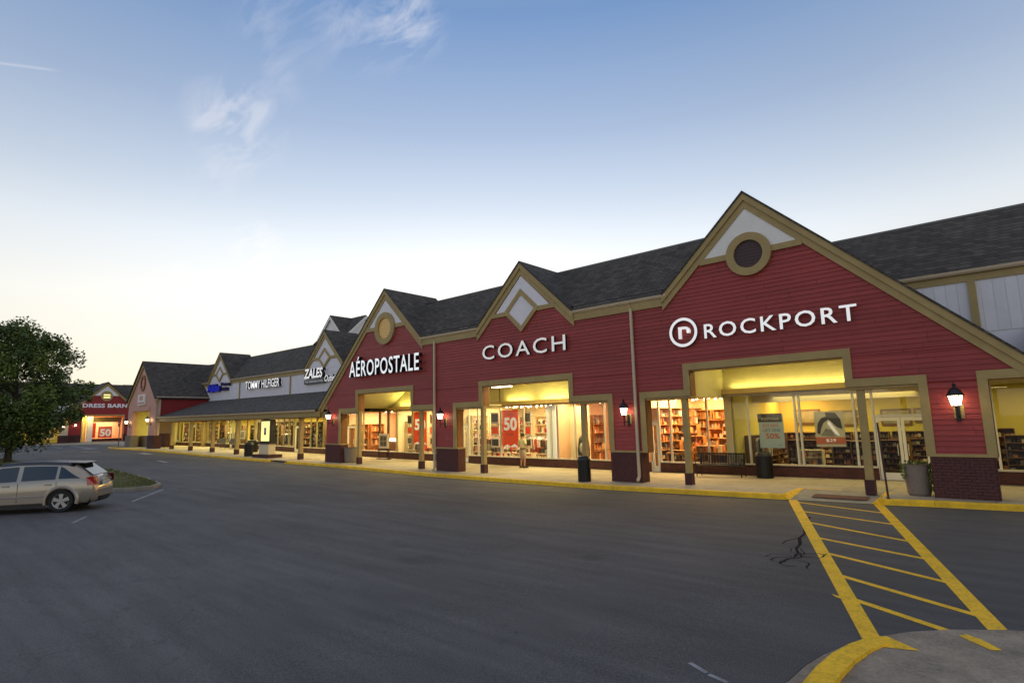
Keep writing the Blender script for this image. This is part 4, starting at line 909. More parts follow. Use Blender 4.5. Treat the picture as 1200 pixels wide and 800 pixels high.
bz('passage_wall', 'cream_siding_paint', -71.2, -71.0, -.1, 4.3, .6, 4.6); bz('passage_door', 'dark_window', -70.99, -70.93, 2.1, 3.9, .8, 3.3); bz('door_surround', 'khaki_trim_paint', -70.99, -70.96, 1.95, 4.05, .8, 3.45); bz('upper_passage_wall', 'cream_siding_paint', -70.9, -62.9, 4.15, 4.24, 3.85, 4.65)
bz('passage_ceiling', 'cream_siding_paint', -71, -62.9, -.1, 4.24, 4.66, 4.76)
area('passage_lamp', (-67.2, 2.2, 4.6), 5, 1.5, 170, (1, .85, .2))
bz('back_block', 'dark_red_wall', -76, -62.9, 12, 14, .6, 6.5)

# 7) far building with the big red number banner: faces +X
R7 = empty('gable_building', 'red gabled shop at the far end, red banner window inside its arch', 'shop', (-110, 6, .9))
def by(name, m, x0, x1, y0, y1, z0, z1, parent=None): return MB().box(x0, x1, y0, y1, z0, z1).build(name, m, parent or R7)
wb = MB()
for c in courses([(1.75, .85), (12, .85), (12, 7), (9.9, 7), (6.42, 10.25), (1.75, 5.95)], [(3.4, 8.95, 0, 4.98)], .85, 10.25, .5):
    wb.prism([(c[0], c[4]), (c[1], c[4]), (c[3], c[5]), (c[2], c[5])], -110, -110.4, plane='yz')
wb.build('wall', 'dark_red_wall', R7)
for s, ye in ((-1, 1.3), (1, 9.9)):
    k = .95; ze = 10.42-k*abs(ye-6.42)
    MB().prism([(6.42, 10.42), (ye, ze), (ye, ze-.6), (6.42, 9.78)], -109.85, -109.999, plane='yz').build('rake_board', 'khaki_trim_paint', R7)
    MB().slab([(-109.6, 6.42, 10.45), (-109.6, ye, ze+.03), (-114, ye, ze+.03), (-114, 6.42, 10.45)], .1).build('gable_roof', 'roof_shingle', R7)
MB().prism([(4.75, 8.2), (8.15, 8.2), (6.42, 9.78)], -109.93, -109.999, plane='yz').build('gable_panel', 'white_panel_paint', R7)
MB().cyl((-110.0, 6.4, 8.15), (-109.86, 6.4, 8.15), .82, .82, 28).build('round_trim', 'khaki_trim_paint', R7)
for z in (7.92, 8.3): by('glowing_louvre', 'sign_yellow', -109.855, -109.84, 5.95, 6.85, z-.1, z+.12)
by('opening_trim', 'khaki_trim_paint', -109.94, -109.999, 3.3, 9.1, 4.98, 5.18); by('opening_trim', 'khaki_trim_paint', -109.94, -109.999, 8.95, 9.1, .9, 4.98)
by('brick_base', 'purple_brick', -109.9, -110.3, 1.7, 3.35, .85, 2.02); by('brick_base', 'purple_brick', -109.9, -110.3, 9.0, 11.5, .85, 2.02)
by('transom_panel', 'khaki_trim_paint', -112.1, -112.3, 5.3, 9.2, 4.0, 4.8); by('grey_pier', 'white_panel_paint', -111.8, -112.4, 4.55, 5.25, .9, 4.9)
by('base_wall', 'purple_brick', -112.0, -112.3, 5.2, 9.5, .85, 1.35); by('display_pane', 'shop_glass', -112.1, -112.12, 5.25, 9.3, 1.35, 4.0)
by('interior_back_wall', 'shop_wall_peach', -116, -116.2, -2, 12, .9, 5.2); by('portico_back', 'shop_wall_yellow', -113.4, -113.5, 1.5, 4.6, .9, 5.4); by('interior_ceiling', 'cream_siding_paint', -110.4, -116, -2, 12, 5.2, 5.3)
for y in (3.75, 4.15): by('column', 'cream_gutter_paint', -111.6, -111.75, y, y+.14, .9, 5)
area('portico_lamp', (-111.5, 4.2, 5.1), 2, 2, 160, (1, .85, .25)); area('shop_lamp', (-114, 7, 5.0), 3, 4, 620, (1, .55, .3))
# its roof ridge running both ways, and the arcade wing behind the tree
R8 = empty('wing_building', 'long dark roofed wing with lit arcade half hidden behind the big tree', 'shop building', (-112, -12, .9))
def b8(name, m, *a): return MB().box(*a).build(name, m, R8)
for y0, y1 in ((-60, 1.5), (9.5, 30)):
    MB().slab([(-111.2, y0, 7.3), (-111.2, y1, 7.3), (-114, y1, 10.35), (-114, y0, 10.35)], .12).build('mansard_roof', 'roof_shingle', R8)
MB().slab([(-114.1, -60, 10.30), (-114.1, 30, 10.30), (-118, 30, 7.3), (-118, -60, 7.3)], .1).build('rear_roof', 'roof_shingle', R8)
MB().slab([(-111.9, 0, 8), (-111.9, 13, 8), (-114, 13, 10.3), (-114, 0, 10.3)], .12).build('mansard_roof', 'roof_shingle', R8)
b8('upper_wall', 'white_panel_paint', -111.6, -111.4, -60, 1.7, 3.9, 7.2); b8('upper_wall', 'dark_red_wall', -111.6, -111.4, 12, 30, .9, 7.2)
MB().slab([(-108.6, -60, 4.1), (-108.6, .6, 4.1), (-111.4, .6, 5.6), (-111.4, -60, 5.6)], .12).build('shed_roof', 'roof_shingle', R8)
b8('shed_fascia', 'cream_gutter_paint', -108.7, -108.55, -60, .6, 3.7, 4.05); b8('arcade_ceiling', 'cream_siding_paint', -113.5, -108.7, -60, 1.6, 3.9, 3.95)
for y in range(-56, 1, 6): b8('column', 'khaki_trim_paint', -109.1, -108.8, y-.15, y+.15, .9, 3.8); b8('column_base', 'purple_brick', -109.15, -108.75, y-.2, y+.2, .86, 1.5)
b8('pier', 'cream_gutter_paint', -109.6, -109.2, .55, 1.6, 2.0, 3.9); b8('brick_base', 'purple_brick', -109.7, -109.1, .45, 1.65, .86, 2.0)
b8('storefront_wall', 'shop_wall_yellow', -113.6, -113.4, -60, 1.6, .9, 3.9)
for y in range(-58, 0, 4): b8('window', 'shop_wall_cream', -113.39, -113.33, y, y+2.8, 1.4, 3.5)
area('arcade_lamp', (-111, -12, 3.8), 22, 1, 330, (1, .8, .3), (0, 0, math.pi/2))
# =================================================================== SIGNS
def sign(label, loc, cat='sign', name='wall_sign'): return empty(name, label, cat, loc)
S = sign('white glowing letters AÉROPOSTALE on the red wall under the amber round window', (-26, -.1, 5.2))
text_parts(S, 'AÉROPOSTALE', -29.36, -22.92, 5.20, 6.36, -.03, .26, 'letter_cold', 'letter_side', bold=.010, space=1.10)
S = sign('pale metal letters COACH on the red wall under the diamond gable', (-16, -.1, 5.35))
text_parts(S, 'COACH', -18.42, -13.62, 5.32, 5.98, -.03, .14, 'letter_silver', 'letter_side', bold=.004, space=1.22)
S = sign('white glowing letters ROCKPORT with a ringed r emblem on the red wall', (-6, -.1, 5.1))
text_parts(S, 'ROCKPORT', -7.74, -3.14, 5.10, 5.60, -.03, .12, 'letter_lit', 'letter_side', bold=.010, space=1.20)
n = 40; v = []
for d in (-.15, -.03):
    for rr in (.52, .42):
        for i in range(n): t = 2*math.pi*i/n; v.append((-8.50+rr*math.cos(t), d, 5.42+rr*math.sin(t)))
f = []; mi = []
for i in range(n):
    j = (i+1) % n; f += [(i, j, n+j, n+i), (i, 2*n+i, 2*n+j, j), (n+i, n+j, 3*n+j, 3*n+i)]; mi += [0, 1, 1]
m = MB(); m.v = v; m.f = f; m.m = mi; m.build('emblem_ring', ['letter_lit', 'letter_side'], S, w=True)
arc = [(-8.46+.17*math.cos(t), 5.46+.13*math.sin(t)) for t in [math.pi*k/10 for k in range(8, -2, -1)]]
m = MB(); m.box(-8.68, -8.60, -.15, -.03, 5.20, 5.62)
o = [(-8.60, 5.62), (-8.50, 5.62), (-8.38, 5.61), (-8.30, 5.56), (-8.26, 5.47), (-8.27, 5.38), (-8.36, 5.38), (-8.36, 5.46), (-8.40, 5.52), (-8.50, 5.54), (-8.60, 5.54)]
for a in range(5):
    m.prism([o[a], o[a+1], o[-2-a], o[-1-a]] if a < 4 else [o[4], o[5], o[6], o[7]], -.15, -.03)
m.build('emblem_letter', 'letter_lit', S, w=True)
S = sign('white letters DRESS BARN across the far red gable', (-109.8, 6, 6.2))
text_parts(S, 'DRESS BARN', 3.3, 9.3, 6.27, 6.92, -109.95, .15, 'letter_grey', 'letter_grey', bold=.03, space=1.05, plane='yz', w=False)
S = sign('white lit letters TOMMY HILFIGER with deep black sides on the white upper wall', (-50, 4.2, 5.9))
text_parts(S, 'TOMMY HILFIGER', -53.35, -46.78, 5.74, 6.48, 4.27, .25, 'letter_lit', 'letter_side', bold=.012)
S = sign('white lit letters ZALES with dark plate and small Outlet under the right-hand diamond', (-41, 4.2, 5.9))
text_parts(S, 'ZALES', -42.55, -39.75, 6.08, 6.86, 4.27, .3, 'letter_lit', 'letter_side', bold=.03, shear=.15)
bx('name_plate', 'plate_dark', S, -42.75, -39.7, 4.1, 4.27, 5.66, 6.0)
text_parts(S, 'THE DIAMOND STORE', -42.6, -39.85, 5.75, 5.91, 4.095, .02, 'letter_grey', 'letter_grey', split=False, name='small_lettering')
text_parts(S, 'Outlet', -39.6, -38.0, 5.72, 6.22, 4.27, .2, 'letter_lit', 'letter_side', bold=.01, shear=.3)
S = sign('dark blue sign lettering in two sizes on the white wall under the far diamond', (-60, 4.2, 5.9))
text_parts(S, 'Adidas', -62.35, -59.3, 5.86, 6.66, 4.27, .25, 'letter_blue', 'letter_blue_dark', bold=.05, space=.95)
text_parts(S, 'Factory', -59.15, -57.0, 6.32, 6.70, 4.27, .2, 'letter_blue_dark', 'letter_blue_dark', bold=.03)
text_parts(S, 'Outlet', -59.1, -57.5, 5.90, 6.22, 4.27, .2, 'letter_blue_dark', 'letter_blue_dark', bold=.03)
S = sign('pale square sign panel on the salmon gable front', (-66.8, -.6, 5))
MB().box(-67.9, -65.7, -.62, -.505, 5.0, 6.1).build('sign_panel', 'white_gable_paint', S); MB().box(-67.3, -66.3, -.64, -.621, 5.5, 5.95).build('sign_emblem', 'salmon_paint', S)
MB().box(-67.75, -65.85, -.64, -.621, 5.12, 5.32).build('sign_stripe', 'salmon_paint', S)

# =================================================================== WALL LANTERNS
def lantern(x, y, z, label, power=14, face='y'):
    """carriage lantern on a bracket; y = wall plane; z = centre of the glass"""
    r = empty('wall_lantern', label, 'lantern', (x, y, z), 'carriage lanterns on the piers', rotz=0 if face == 'y' else math.pi/2)
    d = -.36
    def B(m, name, mt, par=r): return m.build(name, mt, par, local=True)
    B(MB().box(-.11+.02, .11+.02, -.035, -.0, -.48, -.12), 'back_plate', 'khaki_trim_paint')
    B(MB().box(-.05, .05, -.06, -.035, -.55, -.14).cyl((0, -.06, -.40), (0, d, -.40), .018, .018, 8).cyl((0, d, -.52), (0, d, -.14), .022, .03, 8).lathe((0, d, -.56), [(.004, 0), (.03, .03), (.02, .06)], 8), 'bracket', 'black_metal')
    prof = [(.10, -.16), (.155, .10)]
    g = B(MB().lathe((0, d, 0), prof, 6), 'lantern_glass', 'lamp_glow')
    fr = MB()
    for i in range(6):
        t = 2*math.pi*i/6; fr.cyl((.102*math.cos(t), d+.102*math.sin(t), -.16), (.16*math.cos(t), d+.16*math.sin(t), .10), .010, .010, 5)
    fr.lathe((0, d, -.19), [(.03, 0), (.105, .02), (.105, .04)], 6)
    B(fr, 'lantern_frame', 'black_metal')
    B(MB().lathe((0, d, .10), [(.20, 0), (.19, .03), (.12, .15), (.05, .21), (.03, .25), (.05, .28), (.012, .33), (.004, .38)], 12), 'lantern_cap', 'black_metal')
    lx, ly = (x, y+d) if face == 'y' else (x-d, y)
    if power:
        point('lantern_lamp', (lx, ly, z-.25) if False else ((lx, ly-.17, z) if face == 'y' else (lx+.17, ly, z)), power*.16, (1, .84, .45), .04)
        point('lantern_lamp', (lx+.0, (ly+.22) if face == 'y' else ly, z-.02) if face == 'y' else (lx-.2, ly, z), power*.12, (1, .88, .42), .05)
lantern(-1.13, 0, 2.70, 'lit carriage lantern on the brick pier at the right edge, above the tall planter', 12)
lantern(-10.92, 0, 2.71, 'lit carriage lantern left of the downspout between the middle and right shops', 7)
lantern(-21.20, 0, 2.78, 'lit carriage lantern beside the downspout between the left and middle shops', 10)
lantern(-31.45, 0, 3.00, 'lit carriage lantern at the left corner of the shop with the amber round window', 12)
lantern(-63.6, -.5, 3.45, 'small lit lantern on the right pier of the salmon gabled building', 14)
lantern(-70.3, -.5, 3.35, 'small lit lantern on the left pier of the salmon gabled building', 10)
lantern(-110, 2.55, 3.55, 'small lit lantern on the far red gabled shop', 26, 'x')
for y, lb in ((.9, 'first small lantern on the far arcade left of the red gable'), (-.9, 'second small lantern on the far arcade behind the tree'), (-5.5, 'third small lantern on the far arcade behind the tree')):
    lantern(-109.0, y, 3.4, lb, 12, 'x')

# =================================================================== STREET FURNITURE
def gz(x): return G(x)+.152
def trash(x, y, label, h=.95, r=.27, slat=True):
    t = empty('trash_can', label, 'trash can', (x, y, gz(x)), 'black trash cans on the pavement')
    m = MB().lathe((0, 0, .03), [(r*.86, 0), (r*.9, .02), (r*.93, h*.78)], 20); m.build('bin_liner', 'black_plastic', t, local=True, smooth=False)
    for i in range(24):
        a = 2*math.pi*i/24; c, s = math.cos(a), math.sin(a); q = MB()
        q.xbox((c*r*.97, s*r*.97, .02+h*.40), (-s*.024, c*.024, 0), (c*.007, s*.007, 0), (0, 0, h*.40)); q.build('bin_slat', 'black_metal', t, local=True)
    MB().lathe((0, 0, h*.80), [(r*1.03, 0), (r*1.05, .02), (r*1.0, .05), (r*.93, h*.12), (r*.80, h*.17), (r*.45, h*.18), (r*.42, h*.14), (.01, h*.13)], 24).build('bin_lid', 'black_plastic', t, local=True, smooth=True)
    MB().lathe((0, 0, 0), [(r*.99, 0), (r*1.0, .03)], 24).build('bin_foot', 'black_metal', t, local=True)
trash(-12.62, -.62, 'black slatted trash can by the kerb in front of the middle shop', .98, .25)
trash(-7.28, 3.45, 'black trash can under the white sale poster beside the bench', .98, .30)
trash(-42.2, -.35, 'black trash can by the kerb left of the lit map stand', 1.0, .30)
trash(-47.3, 2.2, 'wide black bin set back under the arcade beyond the map stand', 1.0, .42)
def bench(x, y, label, L_=1.75, m='black_metal', rz=0):
    t = empty('bench', label, 'bench', (x, y, gz(x)), 'metal benches facing the lot', rotz=rz)
    h = L_/2
    MB().tube([(-h, -.02, .42), (-h, -.42, .42)], .016).tube([(h, -.02, .42), (h, -.42, .42)], .016).tube([(-h, -.42, .41), (h, -.42, .41)], .016).tube([(-h, -.02, .41), (h, -.02, .41)], .016).build('seat_frame', m, t, local=True)
    for i in range(8):
        y0 = -.41+i*.052; MB().box(-h, h, y0, y0+.040, .41, .44).build('seat_slat', m, t, local=True)
    for i in range(27):
        xx = -h+.05+i*(L_-.1)/26; MB().add([(xx-.022, .0, .45), (xx+.022, .0, .45), (xx+.022, .016, .45), (xx-.022, .016, .45), (xx-.022, .09, .86), (xx+.022, .09, .86), (xx+.022, .106, .86), (xx-.022, .106, .86)],
            [(0, 1, 5, 4), (1, 2, 6, 5), (2, 3, 7, 6), (3, 0, 4, 7), (4, 5, 6, 7)]).build('back_slat', m, t, local=True)
    MB().tube([(-h, .0, .44), (-h, .10, .87), (h, .10, .87), (h, .0, .44)], .03).build('back_frame', m, t, local=True)
    for s in (-1, 1):
        MB().tube([(s*h, -.40, 0), (s*h, -.43, .40), (s*h, -.46, .56), (s*h, -.40, .66), (s*h, -.2, .66), (s*h, .04, .62)], .02, 8).build('arm_rest', m, t, local=True)
        MB().tube([(s*h, .06, 0), (s*h, 0, .42)], .02, 8).build('leg', m, t, local=True)
bench(-8.92, 3.55, 'black slatted metal bench under the window of the right shop')
bench(-56.9, 3.5, 'grey bench far along the arcade wall', 1.8, 'grey_metal')
bench(-54.2, 3.5, 'second grey bench along the arcade wall nearer the bins', 1.6, 'grey_metal')
def planter(x, y, label, r=.30, h=.80, vines=True):
    t = empty('planter', label, 'planter', (x, y, gz(x)), 'stone planters beside the piers')
    MB().lathe((0, 0, 0), [(r*.80, 0), (r*.92, .06), (r*1.0, h*.5), (r*1.06, h*.95), (r*1.12, h), (r*1.0, h), (r*.96, h*.9)], 28).build('pot', 'planter_stone', t, local=True, smooth=False)
    MB().lathe((0, 0, h*.88), [(r*.97, 0), (r*.9, .04), (.01, .06)], 16).build('soil', 'soil', t, local=True)
    if vines:
        lf = MB()
        for (a0, drop, nn) in ((-2.55, .45, 42), (-.55, .75, 70), (-.25, .5, 40)):
            for i in range(nn):
                k = i/nn; a = a0+random.uniform(-.22, .22); rr = r*1.14+random.uniform(0, .07)
                c = Vector((rr*math.cos(a), rr*math.sin(a), h+.04-k*drop+random.uniform(-.03, .03)))
                d1 = Vector((random.uniform(-1, 1), random.uniform(-1, 1), random.uniform(-1, 1))).normalized()*.045; d2 = d1.cross(Vector((random.uniform(-1, 1), random.uniform(-1, 1), random.uniform(-1, 1))).normalized())*.9
                lf.add([c-d1, c-d2, c+d1, c+d2], [(0, 1, 2, 3)])
        for i in range(60):
            a = random.random()*6.28; rr = r*random.uniform(0, .9); c = Vector((rr*math.cos(a), rr*math.sin(a), h+random.uniform(-.04, .08)))
            d1 = Vector((random.uniform(-1, 1), random.uniform(-1, 1), random.uniform(-1, 1))).normalized()*.045; d2 = d1.cross(Vector((random.uniform(-1, 1), random.uniform(-1, 1), random.uniform(-1, 1))).normalized())*.9
            lf.add([c-d1, c-d2, c+d1, c+d2], [(0, 1, 2, 3)])
        lf.build('vines', 'vine_leaf', t, local=True, recalc=False, kind='stuff')
planter(-2.22, .35, 'tall stone planter with trailing vines beside the right doorway', .30, .84)
planter(-30.35, .55, 'plain stone planter beside the left pier of the amber window shop', .40, .90, False)
t = empty('signpost', 'bare thin dark post leaning slightly by the crossing ramp', 'post', (-2.78, -.86, gz(-2.8)))
MB().cyl((0, 0, 0), (-.06, 0, 2.0), .026, .024, 10).build('post', 'dark_frame', t, local=True)
MB().lathe((0, 0, 0), [(.05, 0), (.04, .03)], 10).build('post_foot', 'dark_frame', t, local=True)
t = empty('traffic_sign', 'small red no entry sign on a post by the salmon gabled building', 'sign', (-71.6, -1.1, G(-71)+.14))
MB().cyl((0, 0, 0), (0, 0, 2.75), .04, .04, 8).build('post', 'grey_metal', t, local=True)
d = MB().cyl((0, -.05, 2.55), (0, -.08, 2.55), .42, .42, 8).build('sign_face', 'stop_red', t, local=True)
MB().box(-.26, .26, -.09, -.081, 2.50, 2.60).build('sign_bar', 'white_paint', d, local=True)
# lit map stand
t = empty('map_stand', 'free standing directory stand with a glowing yellow panel on the pavement', 'directory stand', (-39.75, -.1, gz(-39.8)))
MB().box(-1.25, 1.25, -.55, .45, 0, .22).build('plinth', 'purple_brick', t, local=True); MB().box(-.72, .72, -.30, .20, .22, .92).build('pedestal', 'shop_wall_cream', t, local=True)
MB().box(-.80, .80, -.34, .24, .92, 1.0).build('ledge', 'dark_frame', t, local=True); MB().box(-.78, .78, -.22, .12, 1.0, 2.62).build('cabinet', 'black_metal', t, local=True)
p = MB().box(-.62, .62, -.236, -.222, 1.12, 2.50).build('lit_panel', 'sign_yellow', t, local=True); MB().box(-.16, .16, -.245, -.237, 1.55, 2.05).build('panel_picture', 'print_grey', p, local=True); MB().box(-.09, .09, -.25, -.246, 1.75, 1.95).build('panel_picture', 'poster_blue', p, local=True)
# framed sign on a stand
t = empty('easel_sign', 'framed notice on a dark stand in front of the amber window shop', 'notice stand', (-30.85, 3.3, gz(-30.8)))
MB().box(-.62, .62, -.14, .14, 0, .05).cyl((-.55, 0, .05), (-.55, 0, .62), .025, .025).cyl((.55, 0, .05), (.55, 0, .62), .025, .025).box(-.66, .66, -.03, .03, .55, .68).build('stand', 'dark_frame', t, local=True)
f_ = MB().box(-.48, .48, -.04, .02, .70, 1.62).build('frame', 'white_frame', t, local=True); MB().box(-.38, .38, -.05, -.041, .80, 1.52).build('picture', 'poster_photo', t, local=True)
for (a, b, c, d) in ((-.30, -.02, 1.18, 1.44), (.05, .30, 1.2, 1.42), (-.28, 0, .88, 1.1), (.05, .31, .86, 1.12)): MB().box(a, b, -.056, -.051, c, d).build('picture_block', 'poster_photo_dark', f_, local=True)

# =================================================================== POSTERS AND BANNERS (hung inside the glass)
def poster(label, x0, x1, z0, z1, y, base, name='poster', cat='poster'):
    t = empty(name, label, cat, ((x0+x1)/2, y, z0)); bx('sheet', base, t, x0, x1, y, y+.012, z0, z1); return t
t = poster('white sale poster with dark header reading buy one get one 50% in the right shop', -7.68, -6.76, 1.20, 2.50, 4.42, 'poster_blue')
bx('header_strip', 'poster_dark', t, -7.70, -6.80, 4.405, 4.419, 2.20, 2.52)
text_parts(t, 'FOOTWEAR', -7.55, -6.9, 2.26, 2.36, 4.402, .003, 'poster_pale', 'poster_pale', split=False, name='print')
text_parts(t, 'BUY ONE', -7.52, -6.95, 2.00, 2.11, 4.416, .003, 'print_orange', 'print_orange', split=False, name='print')
text_parts(t, 'GET ONE', -7.52, -6.88, 1.82, 1.94, 4.416, .003, 'print_grey', 'print_grey', split=False, name='print')
text_parts(t, '50%', -7.44, -6.92, 1.55, 1.76, 4.416, .003, 'print_orange', 'print_orange', bold=.02, split=False, name='print')
text_parts(t, 'OFF', -7.0, -6.88, 1.28, 1.34, 4.416, .003, 'print_grey', 'print_grey', split=False, name='print')
t = poster('photo poster of a shoe with red price band in the right shop', -5.66, -4.69, 1.26, 2.54, 4.42, 'poster_pale')
bx('price_band', 'print_orange', t, -5.655, -4.695, 4.405, 4.419, 1.36, 1.60); text_parts(t, '$29', -5.32, -5.0, 1.42, 1.54, 4.402, .003, 'poster_white', 'poster_white', split=False, name='print')
def blob(t, pts, m, y): MB().prism(pts, y, y+.002).build('printed_shape', m, t, w=True)
blob(t, [(-5.60, 1.75), (-5.56, 2.1), (-5.42, 2.3), (-5.25, 2.36), (-5.2, 2.25), (-5.36, 2.12), (-5.46, 1.9), (-5.5, 1.7)], 'poster_photo_dark', 4.413)
blob(t, [(-5.28, 2.50), (-4.95, 2.48), (-4.8, 2.25), (-4.76, 1.9), (-4.92, 1.95), (-5.1, 2.15), (-5.25, 2.3)], 'poster_photo_dark', 4.411)
blob(t, [(-5.24, 2.1), (-5.0, 1.72), (-4.86, 1.64), (-4.9, 1.74), (-5.1, 2.08), (-5.18, 2.2)], 'poster_white', 4.409)
blob(t, [(-5.48, 1.66), (-5.3, 1.92), (-5.12, 1.85), (-5.0, 1.64)], 'poster_photo', 4.407)
for lab, x0, x1, z0, z1 in (('red hanging banner with a big white 50 in the middle shop window', -21.46, -20.30, 1.08, 3.10), ('red hanging banner with a big white 50 behind the column of the amber window shop', -29.25, -27.95, 1.10, 3.18)):
    t = poster(lab, x0, x1, z0, z1, 4.45, 'poster_red', 'banner', 'banner'); w_ = x1-x0
    text_parts(t, '50', x0+.10*w_, x1-.08*w_, z0+.90, z0+1.62, 4.446, .004, 'poster_white', 'poster_white', bold=.035, name='numeral')
    text_parts(t, 'UP TO', x0+.3*w_, x1-.3*w_, z0+1.72, z0+1.80, 4.446, .004, 'poster_dark', 'poster_dark', split=False, name='print')
    text_parts(t, '% OFF', x0+.32*w_, x1-.32*w_, z0+.62, z0+.76, 4.446, .004, 'poster_dark', 'poster_dark', split=False, name='print')
    blob(t, [(x0+.05*w_, z0+.04), (x0+.3*w_, z0+.16), (x0+.5*w_, z0+.05), (x0+.75*w_, z0+.2), (x0+.95*w_, z0+.06), (x0+.95*w_, z0+.02), (x0+.05*w_, z0+.02)], 'poster_white', 4.447)
t = empty('banner', 'red window banner with a big pale 50 in the far red gabled shop', 'banner', (-112.6, 6.8, 1.5))
MB().box(-112.62, -112.6, 6.2, 8.1, 1.45, 3.3).build('sheet', 'poster_red', t); text_parts(t, '50', 6.45, 7.95, 1.7, 2.9, -112.59, .02, 'poster_white', 'poster_white', bold=.03, plane='yz', w=False, name='numeral')
t = empty('banner', 'plain red window strip left of the numbered banner in the far shop', 'banner', (-112.6, 5.5, 1.5)); MB().box(-112.62, -112.6, 5.3, 5.85, 1.45, 3.9).build('sheet', 'poster_red', t)
def framed(x, z0, z1, w_, y, m, label, grp):
    t = empty('framed_picture', label, 'picture', (x, y, z0), grp)
    bx('frame', 'white_frame', t, x-w_/2, x+w_/2, y, y+.03, z0, z1); bx('picture', m, t, x-w_/2+.07, x+w_/2-.07, y-.006, y-.0005, z0+.09, z1-.09)
rows3 = (('top', 2.36, 2.98), ('middle', 1.70, 2.26), ('bottom', 1.05, 1.58))
for col, x, w_ in (('left of the banner in the middle shop', -22.20, .62), ('right of the banner in the middle shop', -19.78, .50)):
    for (rw, a, b), m in zip(rows3, ('poster_dark', 'poster_red', 'poster_photo_dark')): framed(x, a, b, w_, 4.62, m, f'{rw} white framed picture {col}', 'white framed pictures in the windows')
for col, x, w_ in (('left of the banner in the amber window shop', -29.85, .55), ('right of the banner in the amber window shop', -27.68, .34)):
    for (rw, a, b), m in zip(rows3, ('poster_dark', 'poster_red', 'poster_photo_dark')): framed(x, a, b, w_, 4.62, m, f'{rw} framed picture {col}', 'white framed pictures in the windows')
framed(-54.0, 1.1, 1.9, .9, 4.22, 'poster_photo', 'framed notice on the arcade wall among the far columns', 'notices on the arcade wall')

# =================================================================== SHOP FITTINGS
PAL = {'gift': [(.55, .30, .12), (.70, .60, .45), (.30, .12, .05), (.75, .35, .12), (.25, .22, .18), (.12, .14, .10), (.65, .20, .08)],
       'shoe': [(.06, .05, .05), (.14, .11, .09), (.34, .30, .24), (.07, .06, .06), (.50, .44, .34), (.30, .12, .06), (.20, .18, .15)],
       'cloth': [(.06, .06, .05), (.35, .05, .03), (.5, .45, .36), (.10, .11, .08), (.55, .50, .45), (.2, .08, .05)]}
PM = {}
for k_, cs in PAL.items():
    PM[k_] = []
    for i, c in enumerate(cs): mat(f'goods_{k_}_{i}', c, rough=.6, noise=.2, nscale=12); PM[k_].append(f'goods_{k_}_{i}')
def goods(t, kind, x0, x1, y0, y1, zs, h=(.06, .24), w=(.045, .17), fill=.85, local=True):
    m = MB(); nm = len(PM[kind])
    for z in zs:
        x = x0
        while x < x1-.05:
            ww = random.uniform(*w)
            if random.random() < fill:
                hh = random.uniform(*h); yy = random.uniform(y0, (y0+y1)/2)
                if random.random() < .4: m.lathe((x+ww/2, (yy+y1)/2, z), [(ww*.38, 0), (ww*.45, hh*.4), (ww*.25, hh)], 7, random.randrange(nm))
                else: m.box(x+.01, x+ww-.005, yy, y1-.02, z, z+hh, random.randrange(nm))
            x += ww
    m.build('merchandise', PM[kind], t, local=local, recalc=False, kind='stuff')
def shelf(x, y, w, h, d, n, kind, label, grp, wood='wood_orange', rz=0, fill=.85, box=False):
    t = empty('display_shelf', label, 'shelf', (x, y, G(x)+.157), grp, rotz=rz)
    for s in (0, 1): MB().box(-w/2+s*(w-.03), -w/2+.03+s*(w-.03), 0, d, 0, h).build('side_panel', wood, t, local=True)
    MB().box(-w/2+.03, w/2-.03, d-.02, d, 0, h).build('back_panel', wood, t, local=True)
    zs = [.12+(h-.15)*i/n for i in range(n)]
    for z in zs+[h-.02]: MB().box(-w/2+.03, w/2-.03, .01, d-.02, z, z+.02).build('shelf_board', wood, t, local=True)
    if box: goods(t, kind, -w/2+.04, w/2-.04, .02, d-.03, [z+.022 for z in zs], (.09, .15), (.10, .16), .95)
    else: goods(t, kind, -w/2+.04, w/2-.04, .02, d-.03, [z+.022 for z in zs], (.06, (h-.2)/n*.8), fill=fill)
def rack(x, y, w, label, grp, kind='cloth', rz=0, h=1.45):
    t = empty('clothes_rack', label, 'clothes rack', (x, y, G(x)+.157), grp, rotz=rz)
    MB().tube([(-w/2, 0, 0), (-w/2, 0, h), (w/2, 0, h), (w/2, 0, 0)], .016).box(-w/2-.02, -w/2+.02, -.25, .25, 0, .03).box(w/2-.02, w/2+.02, -.25, .25, 0, .03).build('rail', 'grey_metal', t, local=True)
    m = MB(); xx = -w/2+.06; nm = len(PM[kind])
    while xx < w/2-.06:
        wd = random.uniform(.03, .06); l = random.uniform(.65, .95); b = random.uniform(.2, .27); mi = random.randrange(nm)
        m.add([(xx, -.04, h-.04), (xx, .04, h-.04), (xx, b, h-.14), (xx, b*.85, h-l), (xx, -b*.85, h-l), (xx, -b, h-.14), (xx+wd, -.04, h-.05), (xx+wd, .04, h-.05), (xx+wd, b, h-.15), (xx+wd, b*.85, h-l), (xx+wd, -b*.85, h-l), (xx+wd, -b, h-.15)],
              [(0, 1, 2, 3, 4, 5), (11, 10, 9, 8, 7, 6), (0, 6, 7, 1), (1, 7, 8, 2), (2, 8, 9, 3), (4, 10, 11, 5), (5, 11, 6, 0)], mi)
        xx += wd+.02
    m.build('garments', PM[kind], t, local=True, recalc=False, kind='stuff')
